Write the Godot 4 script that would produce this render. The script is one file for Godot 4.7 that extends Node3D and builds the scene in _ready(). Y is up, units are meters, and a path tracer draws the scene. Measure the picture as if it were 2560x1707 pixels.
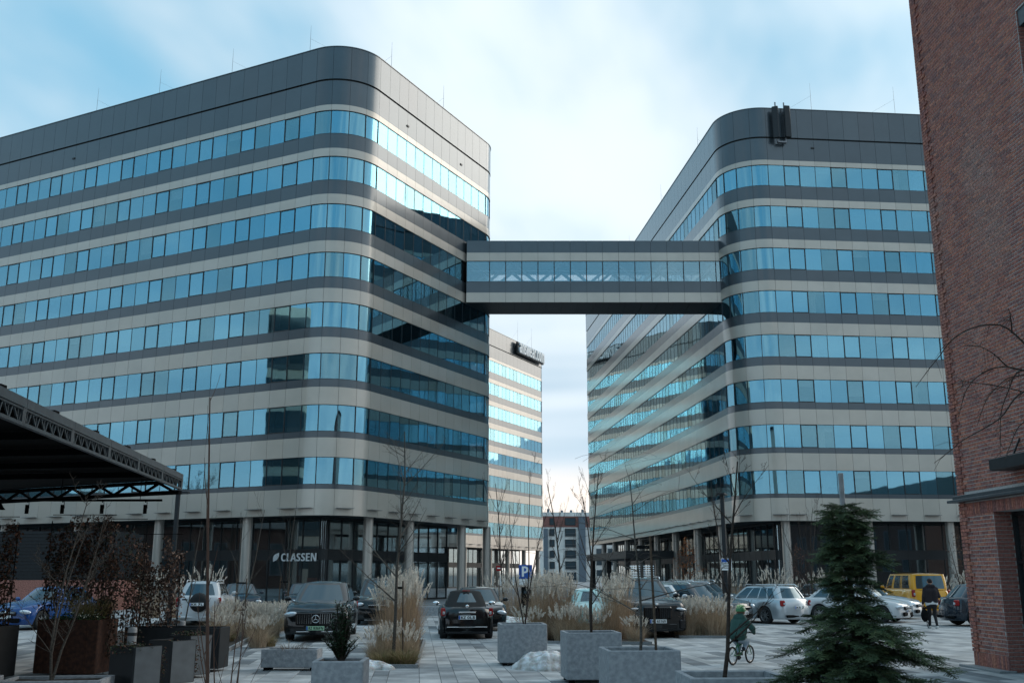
extends Node3D

const EYE := 1.92
const TILT := 12.99
const SUN_FROM := Vector3(0.819, 0.375, -0.435)
var M := {}
var rng := RandomNumberGenerator.new()
var counts := {}
var white_px: ImageTexture

func _ready():
	rng.seed = 20240117
	setup_camera()
	setup_light()
	make_materials()
	build_ground()
	build_offices()
	build_bridge()
	build_far_apartment()
	build_brick_house()
	build_canopy()
	build_planters()
	build_vegetation()
	build_cars()
	build_people()
	build_street_things()

func setup_camera():
	var c := Camera3D.new()
	c.name = "camera"
	c.fov = 37.42
	c.near = 0.1
	c.far = 1500.0
	c.position = Vector3(0, EYE, 0)
	c.rotation_degrees = Vector3(TILT, 0, 0)
	add_child(c)
	c.current = true

func setup_light():
	var env := Environment.new()
	env.background_mode = Environment.BG_SKY
	env.tonemap_mode = Environment.TONE_MAPPER_LINEAR
	env.tonemap_exposure = 1.22
	env.sdfgi_enabled = true
	env.ssao_enabled = true
	env.ssil_enabled = true
	var sk := Sky.new()
	var pm := PanoramaSkyMaterial.new()
	pm.panorama = ImageTexture.create_from_image(sky_image(1536, 768))
	sk.sky_material = pm
	env.sky = sk
	env.background_energy_multiplier = 1.0
	var we := WorldEnvironment.new()
	we.name = "world_environment"
	we.environment = env
	add_child(we)
	var sun := DirectionalLight3D.new()
	sun.name = "sun"
	sun.light_color = Color(1.0, 0.93, 0.84)
	sun.light_energy = 0.24
	sun.light_angular_distance = 40.0
	sun.shadow_enabled = true
	# the veiled sun stands to the front and the right, beyond the brick house
	var from := Vector3(sin(deg_to_rad(62.0)) * cos(deg_to_rad(24.0)), sin(deg_to_rad(24.0)), -cos(deg_to_rad(62.0)) * cos(deg_to_rad(24.0)))
	sun.look_at_from_position(from * 50.0, Vector3.ZERO, Vector3.UP)
	add_child(sun)

# thin high clouds over blue; grey stratus low down and a pale gap at the horizon
func sky_image(w: int, h: int) -> Image:
	var im := Image.create(w, h, false, Image.FORMAT_RGBF)
	var n1 := FastNoiseLite.new()
	n1.noise_type = FastNoiseLite.TYPE_SIMPLEX_SMOOTH
	n1.seed = 11
	n1.frequency = 1.0
	n1.fractal_octaves = 5
	n1.fractal_gain = 0.52
	var n2 := FastNoiseLite.new()
	n2.noise_type = FastNoiseLite.TYPE_SIMPLEX_SMOOTH
	n2.seed = 37
	n2.frequency = 1.0
	n2.fractal_octaves = 3
	var half := h / 2
	for y in h:
		var el := (0.5 - (y + 0.5) / h) * PI
		if y > half + 2:
			im.fill_rect(Rect2i(0, y, w, h - y), Color(0.20, 0.21, 0.22))
			break
		var se := sin(el)
		var ce := cos(el)
		for x in w:
			var az := (x + 0.5) / w * TAU   # 0 is straight ahead, plus is to the right
			var d := Vector3(sin(az) * ce, se, -cos(az) * ce)
			# cloud layer looked at from below: nearer the horizon the pattern is pressed together
			var k := 1.0 / (maxf(se, 0.0) + 0.22)
			var p := Vector2(d.x, d.z) * k
			var a := n1.get_noise_3d(p.x * 0.95 + 3.1, p.y * 0.62 + 7.7, 0.0)
			var b := n2.get_noise_3d(p.x * 0.30 - 5.2, p.y * 0.30 + 1.4, 4.0)
			var f := n1.get_noise_3d(p.x * 4.2 + p.y * 1.6, p.y * 1.9 - p.x * 0.7, 9.0)
			# the veiled sun's side of the sky carries more cloud than the side away from it
			var sunside := 0.5 + 0.5 * cos(az - deg_to_rad(64.0))
			var cover := smoothstep(-0.62, 0.66, a * 1.0 + b * 0.60 + f * 0.40 + (sunside - 0.50) * (0.66 if sunside > 0.5 else 0.22))
			var blue := Color(0.20, 0.45, 0.64).lerp(Color(0.30, 0.57, 0.75), pow(1.0 - clampf(se, 0.0, 1.0), 2.2))
			var lum := 0.84 + 0.12 * sunside + 0.16 * a
			var white := Color(0.83, 0.92, 0.975) * lum
			var c := blue.lerp(white, cover * 0.92)
			# the sun shines diffusely through the cloud
			var near_sun := maxf(0.0, d.dot(SUN_FROM))
			c = c + Color(1.0, 0.97, 0.92) * (1.35 * pow(near_sun, 14.0))
			# low stratus
			var st := n2.get_noise_3d(d.x * 2.2, el * 26.0, d.z * 2.2)
			var low := smoothstep(0.36, 0.16, el) * smoothstep(0.05, 0.11, el)
			var grey := Color(0.40, 0.55, 0.68).lerp(Color(0.66, 0.76, 0.84), clampf(0.5 + st * 0.9, 0.0, 1.0))
			c = c.lerp(grey, low * 0.80)
			var gap := smoothstep(0.115, 0.075, el)
			c = c.lerp(Color(0.62, 0.70, 0.78).lerp(Color(1.04, 0.92, 0.82), smoothstep(0.35, 0.8, 0.5 + 0.5 * cos(az - 0.25))), gap * (0.85 + 0.15 * st))
			im.set_pixel(x, y, Color(c.r, c.g, c.b))
	return im

# ---------------------------------------------------------------- helpers
func numbered(parent: Node, base: String) -> String:
	var key := str(parent.get_instance_id()) + base
	var n: int = counts.get(key, 0)
	counts[key] = n + 1
	return base if n == 0 else "%s_%03d" % [base, n]

func tag(o: Node, label := "", category := "", group := "", kind := ""):
	if label != "": o.set_meta("label", label)
	if category != "": o.set_meta("category", category)
	if group != "": o.set_meta("group", group)
	if kind != "": o.set_meta("kind", kind)

func thing(called: String, label: String, category: String, at := Vector3.ZERO, turn := 0.0, group := "") -> Node3D:
	var o := Node3D.new()
	o.name = numbered(self, called)
	add_child(o)
	o.position = at
	o.rotation.y = turn
	tag(o, label, category, group)
	return o

func put(parent: Node, called: String, mesh: Mesh, mat: Material, xf := Transform3D()) -> MeshInstance3D:
	var o := MeshInstance3D.new()
	o.name = numbered(parent, called)
	o.mesh = mesh
	if mat: o.material_override = mat
	parent.add_child(o)
	o.transform = xf
	return o

func copy_of(o: Node3D, label: String, group := "") -> Node3D:
	var c: Node3D = o.duplicate()
	var base := String(o.name)
	var cut := base.rfind("_0")
	if cut > 0: base = base.substr(0, cut)
	c.name = numbered(self, base)
	add_child(c)
	tag(c, label, "", group)
	return c

func yaw_dir(deg: float) -> Vector3:
	return Vector3(sin(deg_to_rad(deg)), 0, -cos(deg_to_rad(deg)))

# where in the frame a point falls: (x, y) in -1..1 and its depth
func in_view(p: Vector3) -> Vector3:
	var q := p - Vector3(0, EYE, 0)
	var t := deg_to_rad(TILT)
	var up := q.y * cos(t) + q.z * sin(t)
	var fw := q.y * sin(t) - q.z * cos(t)
	if fw < 0.1: return Vector3(9, 9, -1)
	var f := 1.0 / tan(deg_to_rad(37.42) / 2.0)
	return Vector3(q.x * f / fw / 1.5, up * f / fw, fw)

class MB:
	var st := SurfaceTool.new()
	var col := Color.WHITE
	var used := false
	func _init(smooth := false):
		st.begin(Mesh.PRIMITIVE_TRIANGLES)
		st.set_smooth_group(0 if smooth else -1)
	func smooth(on: bool):
		st.set_smooth_group(0 if on else -1)
	func v(p: Vector3):
		st.set_color(col)
		st.set_uv(Vector2(p.x, p.y))
		st.add_vertex(p)
	func tri(a: Vector3, b: Vector3, c: Vector3):
		used = true
		v(a); v(c); v(b)
	func quad(a: Vector3, b: Vector3, c: Vector3, d: Vector3):
		tri(a, b, c)
		tri(a, c, d)
	func box(c: Vector3, s: Vector3, bs := Basis()):
		var h := s * 0.5
		var p := []
		for k in 8:
			p.append(c + bs * Vector3(h.x if k & 1 else -h.x, h.y if k & 2 else -h.y, h.z if k & 4 else -h.z))
		quad(p[4], p[5], p[7], p[6])
		quad(p[1], p[0], p[2], p[3])
		quad(p[5], p[1], p[3], p[7])
		quad(p[0], p[4], p[6], p[2])
		quad(p[6], p[7], p[3], p[2])
		quad(p[0], p[1], p[5], p[4])
	# a box whose edges are cut off by c
	func cbox(ct: Vector3, s: Vector3, c: float, bs := Basis()):
		var h := s * 0.5
		var f := func(sx, sy, sz, ax):
			var e := Vector3(h.x * sx, h.y * sy, h.z * sz)
			if ax != 0: e.x -= c * sx
			if ax != 1: e.y -= c * sy
			if ax != 2: e.z -= c * sz
			return ct + bs * e
		for ax in 3:
			for s0 in [-1, 1]:
				var q := []
				for k in [[-1, -1], [1, -1], [1, 1], [-1, 1]]:
					var a := [0, 0, 0]
					a[ax] = s0
					a[(ax + 1) % 3] = k[0]
					a[(ax + 2) % 3] = k[1]
					q.append(f.call(a[0], a[1], a[2], ax))
				if s0 > 0: quad(q[0], q[1], q[2], q[3])
				else: quad(q[3], q[2], q[1], q[0])
		for ax in 3:
			var b1 := (ax + 1) % 3
			var b2 := (ax + 2) % 3
			for s1 in [-1, 1]:
				for s2 in [-1, 1]:
					var a := [0, 0, 0]
					var bq := [0, 0, 0]
					a[ax] = -1; bq[ax] = 1
					a[b1] = s1; bq[b1] = s1
					a[b2] = s2; bq[b2] = s2
					var p0: Vector3 = f.call(a[0], a[1], a[2], b1)
					var p1: Vector3 = f.call(bq[0], bq[1], bq[2], b1)
					var p2: Vector3 = f.call(bq[0], bq[1], bq[2], b2)
					var p3: Vector3 = f.call(a[0], a[1], a[2], b2)
					if s1 * s2 > 0: quad(p0, p3, p2, p1)
					else: quad(p0, p1, p2, p3)
		for sx in [-1, 1]:
			for sy in [-1, 1]:
				for sz in [-1, 1]:
					var a2: Vector3 = f.call(sx, sy, sz, 0)
					var b3: Vector3 = f.call(sx, sy, sz, 1)
					var c2: Vector3 = f.call(sx, sy, sz, 2)
					if sx * sy * sz > 0: tri(a2, b3, c2)
					else: tri(a2, c2, b3)
	func bar(a: Vector3, b: Vector3, w: float, d: float, up := Vector3.UP):
		var z := (b - a)
		var l := z.length()
		if l < 1e-4: return
		z /= l
		var x := up.cross(z)
		if x.length() < 0.01: x = Vector3.RIGHT.cross(z)
		x = x.normalized()
		var y := z.cross(x)
		box((a + b) * 0.5, Vector3(w, d, l), Basis(x, y, z))
	func tube(pts: Array, rad: Array, sides := 6, caps := true):
		var rings := []
		var ref := Vector3(0.13, 0.21, 0.97)
		for i in pts.size():
			var t: Vector3
			if i == 0: t = pts[1] - pts[0]
			elif i == pts.size() - 1: t = pts[i] - pts[i - 1]
			else: t = pts[i + 1] - pts[i - 1]
			t = t.normalized()
			var x := ref - t * ref.dot(t)
			if x.length() < 0.05: x = t.cross(Vector3.RIGHT)
			x = x.normalized()
			ref = x
			var y := t.cross(x)
			var ring := []
			for k in sides:
				var a := TAU * k / sides
				ring.append(pts[i] + (x * cos(a) + y * sin(a)) * rad[i])
			rings.append(ring)
		for i in rings.size() - 1:
			for k in sides:
				var k2 := (k + 1) % sides
				quad(rings[i][k], rings[i][k2], rings[i + 1][k2], rings[i + 1][k])
		if caps:
			var l := rings.size() - 1
			for k in range(1, sides - 1):
				tri(rings[0][0], rings[0][k + 1], rings[0][k])
				tri(rings[l][0], rings[l][k], rings[l][k + 1])
	# turn a profile of (radius, height) round an axis
	func lathe(prof: Array, n: int, at := Vector3.ZERO, bs := Basis()):
		for i in prof.size() - 1:
			for k in n:
				var a := TAU * k / n
				var b := TAU * (k + 1) / n
				var p := func(r: Vector2, t: float): return at + bs * Vector3(r.x * cos(t), r.y, -r.x * sin(t))
				if prof[i].x < 1e-5: tri(p.call(prof[i], a), p.call(prof[i + 1], b), p.call(prof[i + 1], a))
				elif prof[i + 1].x < 1e-5: tri(p.call(prof[i], a), p.call(prof[i], b), p.call(prof[i + 1], a))
				else: quad(p.call(prof[i], a), p.call(prof[i], b), p.call(prof[i + 1], b), p.call(prof[i + 1], a))
	func sheet(rows: Array, flip := false):
		for i in rows.size() - 1:
			for k in rows[i].size() - 1:
				if flip: quad(rows[i][k], rows[i + 1][k], rows[i + 1][k + 1], rows[i][k + 1])
				else: quad(rows[i][k], rows[i][k + 1], rows[i + 1][k + 1], rows[i + 1][k])
	func done() -> ArrayMesh:
		st.generate_normals()
		st.index()
		return st.commit()

func box_mesh(s: Vector3, c := Vector3.ZERO) -> ArrayMesh:
	var b := MB.new()
	b.box(c, s)
	return b.done()

func cbox_mesh(s: Vector3, ch: float, c := Vector3.ZERO) -> ArrayMesh:
	var b := MB.new()
	b.cbox(c, s, ch)
	return b.done()

func noise_tex(sz: int, freq: float, lo: Color, hi: Color, seed_ := 1, oct := 4, normal := 0.0, mid := -1.0) -> NoiseTexture2D:
	var t := NoiseTexture2D.new()
	t.width = sz
	t.height = sz
	t.seamless = true
	var n := FastNoiseLite.new()
	n.noise_type = FastNoiseLite.TYPE_SIMPLEX_SMOOTH
	n.frequency = freq
	n.seed = seed_
	n.fractal_octaves = oct
	t.noise = n
	if normal > 0.0:
		t.as_normal_map = true
		t.bump_strength = normal
	else:
		var g := Gradient.new()
		g.set_color(0, lo)
		g.set_color(1, hi)
		if mid > 0.0:
			g.set_offset(0, 0.5 - mid)
			g.set_offset(1, 0.5 + mid)
		t.color_ramp = g
	return t

# base colour given as a linear value
func mat(called: String, lin: Color, rough := 0.7, metal := 0.0) -> StandardMaterial3D:
	var m := StandardMaterial3D.new()
	m.resource_name = called
	m.albedo_color = lin.linear_to_srgb()
	m.albedo_color.a = lin.a
	m.roughness = rough
	m.metallic = metal
	M[called] = m
	return m

func grain(m: StandardMaterial3D, tex: Texture2D, scale: float, world := true):
	m.albedo_texture = tex
	m.uv1_triplanar = true
	m.uv1_world_triplanar = world
	m.uv1_scale = Vector3.ONE * scale

func relief(m: StandardMaterial3D, tex: Texture2D, amount: float):
	m.normal_enabled = true
	m.normal_texture = tex
	m.normal_scale = amount

func make_materials():
	var px := Image.create(4, 4, false, Image.FORMAT_RGBA8)
	px.fill(Color.WHITE)
	white_px = ImageTexture.create_from_image(px)
	var soft := noise_tex(512, 0.008, Color(0.80, 0.80, 0.80), Color(1, 1, 1), 3, 5)
	var faint := noise_tex(512, 0.008, Color(0.94, 0.94, 0.94), Color(1, 1, 1), 4, 5)
	var fine := noise_tex(512, 0.06, Color(0.72, 0.72, 0.72), Color(1, 1, 1), 5, 4)
	var wave := noise_tex(512, 0.006, Color.BLACK, Color.WHITE, 8, 2, 3.0)
	var rough_n := noise_tex(512, 0.05, Color.BLACK, Color.WHITE, 9, 4, 4.0)
	var m
	# facade
	m = mat("light_panel", Color(0.52, 0.470, 0.405), 0.42, 0.36)
	grain(m, faint, 0.11)
	m.clearcoat_enabled = true
	m.clearcoat = 0.8
	m.clearcoat_roughness = 0.13
	m = mat("dark_panel", Color(0.072, 0.090, 0.104), 0.36, 0.62)
	grain(m, faint, 0.13)
	m.clearcoat_enabled = true
	m.clearcoat = 0.8
	m.clearcoat_roughness = 0.13
	m = mat("frame_dark", Color(0.012, 0.014, 0.016), 0.45)
	m = mat("mullion", Color(0.03, 0.035, 0.04), 0.4, 0.3)
	m = mat("facade_glass", Color(0.23, 0.49, 0.61, 0.60), 0.02, 1.0)
	m.transparency = BaseMaterial3D.TRANSPARENCY_ALPHA
	m.albedo_texture = white_px
	m.uv1_triplanar = true
	m.uv1_world_triplanar = true
	m.uv1_scale = Vector3.ONE * 0.16
	relief(m, wave, 0.035)
	# no two panes or panels came off quite the same batch
	for k in 3:
		var gl: StandardMaterial3D = M.facade_glass.duplicate()
		gl.albedo_color.a = [0.46, 0.68, 0.74][k]
		if k == 0: gl.albedo_color = Color(gl.albedo_color.r * 1.06, gl.albedo_color.g * 1.0, gl.albedo_color.b * 0.97, gl.albedo_color.a)
		M["facade_glass_%d" % k] = gl
		var lp: StandardMaterial3D = M.light_panel.duplicate()
		lp.albedo_color = Color([0.495, 0.54, 0.52][k], [0.45, 0.485, 0.46][k], [0.39, 0.42, 0.39][k]).linear_to_srgb()
		M["light_panel_%d" % k] = lp
		var dp: StandardMaterial3D = M.dark_panel.duplicate()
		dp.albedo_color = Color([0.066, 0.078, 0.074][k], [0.083, 0.096, 0.088][k], [0.097, 0.110, 0.101][k]).linear_to_srgb()
		M["dark_panel_%d" % k] = dp
	m = mat("bridge_glass", Color(0.42, 0.66, 0.76, 0.30), 0.02, 1.0)
	m.transparency = BaseMaterial3D.TRANSPARENCY_ALPHA
	m.albedo_texture = white_px
	m = mat("ground_glass", Color(0.50, 0.62, 0.66, 0.34), 0.02, 1.0)
	m.transparency = BaseMaterial3D.TRANSPARENCY_ALPHA
	m.albedo_texture = white_px
	m = mat("interior_dark", Color(0.035, 0.042, 0.045), 0.8)
	m = mat("interior_mid", Color(0.14, 0.15, 0.15), 0.8)
	m = mat("interior_light", Color(0.60, 0.61, 0.58), 0.8)
	m = mat("blind", Color(0.42, 0.48, 0.48), 0.8)
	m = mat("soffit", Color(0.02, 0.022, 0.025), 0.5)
	m = mat("column_metal", Color(0.44, 0.41, 0.37), 0.34, 0.5)
	m = mat("fin", Color(0.30, 0.28, 0.26), 0.45, 0.4)
	m = mat("roof_felt", Color(0.10, 0.10, 0.10), 0.9)
	m = mat("thin_metal", Color(0.20, 0.20, 0.21), 0.4, 0.7)
	m = mat("sign_white", Color(0.85, 0.86, 0.86), 0.5)
	m = mat("sign_blue", Color(0.015, 0.10, 0.42), 0.4)
	m = mat("black", Color(0.006, 0.0065, 0.007), 0.85)
	m.metallic_specular = 0.2
	m = mat("dark_steel", Color(0.022, 0.026, 0.030), 0.5, 0.3)
	grain(m, soft, 0.8)
	m = mat("grey_steel", Color(0.085, 0.10, 0.11), 0.45, 0.4)
	grain(m, soft, 0.8)
	m = mat("corten", Color(0.085, 0.030, 0.014), 0.85)
	grain(m, noise_tex(512, 0.02, Color(0.45, 0.4, 0.38), Color(1, 1, 1), 15, 5), 0.9)
	m = mat("plaster_white", Color(0.88, 0.86, 0.82), 0.9)
	grain(m, soft, 0.1)
	m = mat("plaster_red", Color(0.24, 0.105, 0.09), 0.9)
	m = mat("plaster_grey", Color(0.13, 0.16, 0.19), 0.9)
	m = mat("far_window", Color(0.05, 0.075, 0.09), 0.08, 0.1)
	# concrete, paving, brick
	m = mat("concrete", Color(0.40, 0.41, 0.425), 0.85)
	grain(m, noise_tex(1024, 0.012, Color(0.76, 0.77, 0.78), Color(1, 1, 1), 21, 6), 0.7)
	relief(m, rough_n, 0.35)
	m = mat("soil", Color(0.045, 0.034, 0.026), 0.95)
	grain(m, fine, 1.2)
	relief(m, rough_n, 1.0)
	m = mat("ground", Color(0.30, 0.31, 0.32), 0.9)
	grain(m, soft, 0.3)
	m = mat("joint_sand", Color(0.15, 0.15, 0.15), 0.95)
	grain(m, fine, 0.8)
	var worn := noise_tex(1024, 0.007, Color(0.66, 0.665, 0.67), Color(1, 1, 1), 61, 8)
	for k in 5:
		var tone: Color = [Color(0.60, 0.605, 0.60), Color(0.54, 0.55, 0.555), Color(0.63, 0.63, 0.62), Color(0.23, 0.25, 0.265), Color(0.41, 0.425, 0.435)][k]
		m = mat("paver_%d" % k, tone, 0.78)
		grain(m, worn, 0.13)
		relief(m, rough_n, 0.25)
	m = mat("paver_any", Color(1, 1, 1), 0.78)
	m.vertex_color_use_as_albedo = true
	grain(m, worn, 0.13)
	m = mat("kerb", Color(0.34, 0.345, 0.35), 0.85)
	grain(m, fine, 0.8)
	for k in 5:
		var tone: Color = [Color(0.56, 0.210, 0.150), Color(0.48, 0.185, 0.145), Color(0.62, 0.250, 0.170), Color(0.38, 0.170, 0.150), Color(0.54, 0.240, 0.190)][k]
		m = mat("brick_%d" % k, tone, 0.88)
		grain(m, noise_tex(256, 0.03, Color(0.62, 0.60, 0.60), Color(1, 1, 1), 31 + k, 4), 1.6)
		relief(m, rough_n, 0.5)
	m = mat("brick_any", Color(1, 1, 1), 0.88)
	m.vertex_color_use_as_albedo = true
	grain(m, M["brick_0"].albedo_texture, 1.6)
	m = mat("mortar", Color(0.66, 0.62, 0.59), 0.95)
	grain(m, fine, 0.7)
	# snow, plants
	m = mat("snow", Color(0.80, 0.83, 0.86), 0.9)
	grain(m, noise_tex(512, 0.012, Color(0.62, 0.58, 0.54), Color(1, 1, 1), 41, 5, 0.0, 0.28), 0.7)
	relief(m, rough_n, 0.8)
	m.subsurf_scatter_enabled = true
	m.subsurf_scatter_strength = 0.2
	m = mat("bark", Color(0.085, 0.062, 0.050), 0.95)
	grain(m, noise_tex(256, 0.04, Color(0.5, 0.48, 0.46), Color(1, 1, 1), 51, 4), 2.5)
	m = mat("bark_pale", Color(0.16, 0.14, 0.12), 0.95)
	grain(m, M["bark"].albedo_texture, 2.5)
	m = mat("bark_red", Color(0.10, 0.052, 0.036), 0.95)
	m = mat("plant", Color(1, 1, 1), 0.85)
	m.vertex_color_use_as_albedo = true
	m.backlight_enabled = true
	m.backlight = Color(0.25, 0.25, 0.25)
	m = mat("leaf_gloss", Color(1, 1, 1), 0.38)
	m.vertex_color_use_as_albedo = true
	m = mat("wood_stake", Color(0.16, 0.105, 0.07), 0.9)
	grain(m, M["bark"].albedo_texture, 1.2)
	m = mat("lit_room", Color(0.55, 0.55, 0.42), 0.8)
	m = mat("cloth", Color(1, 1, 1), 0.85)
	m.vertex_color_use_as_albedo = true
	m = mat("bike_green", Color(0.03, 0.16, 0.07), 0.35)
	m = mat("jacket_seam", Color(0.015, 0.060, 0.048), 0.85)
	m = mat("helmet_green", Color(0.05, 0.20, 0.08), 0.35)
	m = mat("helmet_pale", Color(0.45, 0.62, 0.30), 0.4)
	m = mat("post_grey", Color(0.32, 0.33, 0.34), 0.6)
	grain(m, soft, 0.8)
	m = mat("old_brick", Color(0.10, 0.052, 0.044), 0.9)
	grain(m, soft, 0.5)
	m = mat("steel_pale", Color(0.13, 0.15, 0.165), 0.5, 0.2)
	grain(m, soft, 0.8)
# ---------------------------------------------------------------- office blocks
# heights of the bands, top to bottom: glass top, glass foot, foot of the dark band (the light band runs on to the next glass)
const ROWS := [[33.72, 31.96, 30.86], [30.25, 28.49, 27.47], [26.76, 25.00, 24.09], [23.27, 21.51, 20.72], [19.76, 18.00, 17.33], [16.25, 14.49, 13.96], [12.78, 11.02, 10.61], [9.33, 7.58, 7.28]]
const SOFFIT := 5.69
const ROOF := 38.60
const SEAM := 36.0
const TOP_LIGHT := 34.15

# outline of an office block: P the corner nearest the camera, da / db along its two street fronts
func outline(P: Vector3, da: Vector3, db: Vector3, la: float, lb: float, r: float, wa: float, wb: float, second_r := 0.0) -> Array:
	var out := []
	var n := int((la - r) / wa)
	for k in n:
		var c := P + da * (r + (k + 0.5) * wa)
		out.append({"flat": true, "at": c, "n": -db, "w": wa, "face": 0, "k": k})
	var cc := P + da * r + db * r
	out.append_array(arc_panels(cc, r, -db, -da, 4, 1))
	var stop := lb - second_r
	var m := int(round((stop - r) / wb))
	var w2 := (stop - r) / m
	for k in m:
		out.append({"flat": true, "at": P + db * (r + (k + 0.5) * w2), "n": -da, "w": w2, "face": 2, "k": k})
	if second_r > 0.0:
		out.append_array(arc_panels(P + db * stop + da * second_r, second_r, -da, db, 3, 3))
	return out

func arc_panels(c: Vector3, r: float, n0: Vector3, n1: Vector3, n: int, face: int) -> Array:
	var out := []
	var a0 := atan2(n0.x, -n0.z)
	var da := wrapf(atan2(n1.x, -n1.z) - a0, -PI, PI)
	for k in n:
		out.append({"flat": false, "c": c, "r": r, "a0": a0 + da * k / n, "a1": a0 + da * (k + 1) / n, "face": face, "k": k, "at": c + yaw_dir(rad_to_deg(a0 + da * (k + 0.5) / n)) * r, "n": yaw_dir(rad_to_deg(a0 + da * (k + 0.5) / n)), "w": r * absf(da) / n})
	return out

# a curved sheet 1 m high round (0,0,0)
func arc_mesh(r: float, a0: float, a1: float, t: float, h := 1.0, seg := 7, gap := 0.009) -> ArrayMesh:
	var b := MB.new(true)
	var g := gap / r * signf(a1 - a0)
	var rows := [[], []]
	var inn := [[], []]
	for k in seg + 1:
		var a := lerpf(a0 + g, a1 - g, float(k) / seg)
		var d := Vector3(sin(a), 0, -cos(a))
		for s in 2:
			rows[s].append(d * r + Vector3(0, (s - 0.5) * h, 0))
			inn[s].append(d * (r - t) + Vector3(0, (s - 0.5) * h, 0))
	var f := a1 > a0
	b.sheet(rows, f)
	b.smooth(false)
	b.sheet([inn[0], rows[0]], f)
	b.sheet([rows[1], inn[1]], f)
	b.sheet(inn, not f)
	return b.done()

func facing(n: Vector3) -> Basis:
	var x := Vector3.UP.cross(n).normalized()
	return Basis(x, Vector3.UP, n)

func frame_ring(w: float, h: float, t: float, d: float) -> ArrayMesh:
	var b := MB.new()
	for s in [-1, 1]:
		b.box(Vector3(s * (w - t) * 0.5, 0, 0), Vector3(t, h, d))
		b.box(Vector3(0, s * (h - t) * 0.5, 0), Vector3(w - 2 * t, t, d))
	return b.done()

func arc_frame(r: float, a0: float, a1: float, t: float, h: float) -> ArrayMesh:
	var b := MB.new()
	for a in [a0, a1]:
		var d := Vector3(sin(a), 0, -cos(a))
		var e := t * 0.5 / r * signf((a0 + a1) * 0.5 - a)
		d = Vector3(sin(a + e), 0, -cos(a + e))
		b.box(d * (r - 0.02), Vector3(t, h, 0.09), facing(d))
	for s in [-1, 1]:
		for k in 6:
			var a := lerpf(a0, a1, (k + 0.5) / 6.0)
			var d := Vector3(sin(a), 0, -cos(a))
			b.box(d * (r - 0.02) + Vector3(0, s * (h - t) * 0.5, 0), Vector3(r * absf(a1 - a0) / 6.0 * 1.02, t, 0.085), facing(d))
	return b.done()

var unit_cache := {}
func flat_unit(w: float, d: float) -> ArrayMesh:
	var key := "%.3f %.3f" % [w, d]
	if not unit_cache.has(key): unit_cache[key] = box_mesh(Vector3(w, 1, d))
	return unit_cache[key]

# pieces of one kind: the 300 that show largest are parts of their own, the others are joined
func place_pieces(parent: Node3D, called: String, pieces: Array, m: Material, most := 300):
	for p in pieces:
		var v := in_view(parent.transform * p.xf.origin)
		p.size = 0.0 if v.z < 0 else 1.0 / v.z
		if absf(v.x) > 1.03 or absf(v.y) > 1.03: p.size *= 0.02
	pieces.sort_custom(func(a, b): return a.size > b.size)
	var rest := SurfaceTool.new()
	rest.begin(Mesh.PRIMITIVE_TRIANGLES)
	var restf := SurfaceTool.new()
	restf.begin(Mesh.PRIMITIVE_TRIANGLES)
	var any := false
	var anyf := false
	var base_name := m.resource_name
	for i in pieces.size():
		var p = pieces[i]
		if i < most:
			var pick := rng.randi() % 5
			var pm: Material = M.get("%s_%d" % [base_name, pick], m)
			var o := put(parent, called, p.mesh, pm, p.xf)
			if p.has("frame"): put(o, "frame", p.frame, p.fmat)
		else:
			any = true
			rest.append_from(p.mesh, 0, p.xf)
			if p.has("frame"):
				anyf = true
				restf.append_from(p.frame, 0, p.xf)
	if any:
		var o := put(parent, called + "_rest", rest.commit(), m)
		o.set_meta("kind", "stuff")
		if anyf: put(o, "frame", restf.commit(), M.mullion).set_meta("kind", "stuff")

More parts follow.
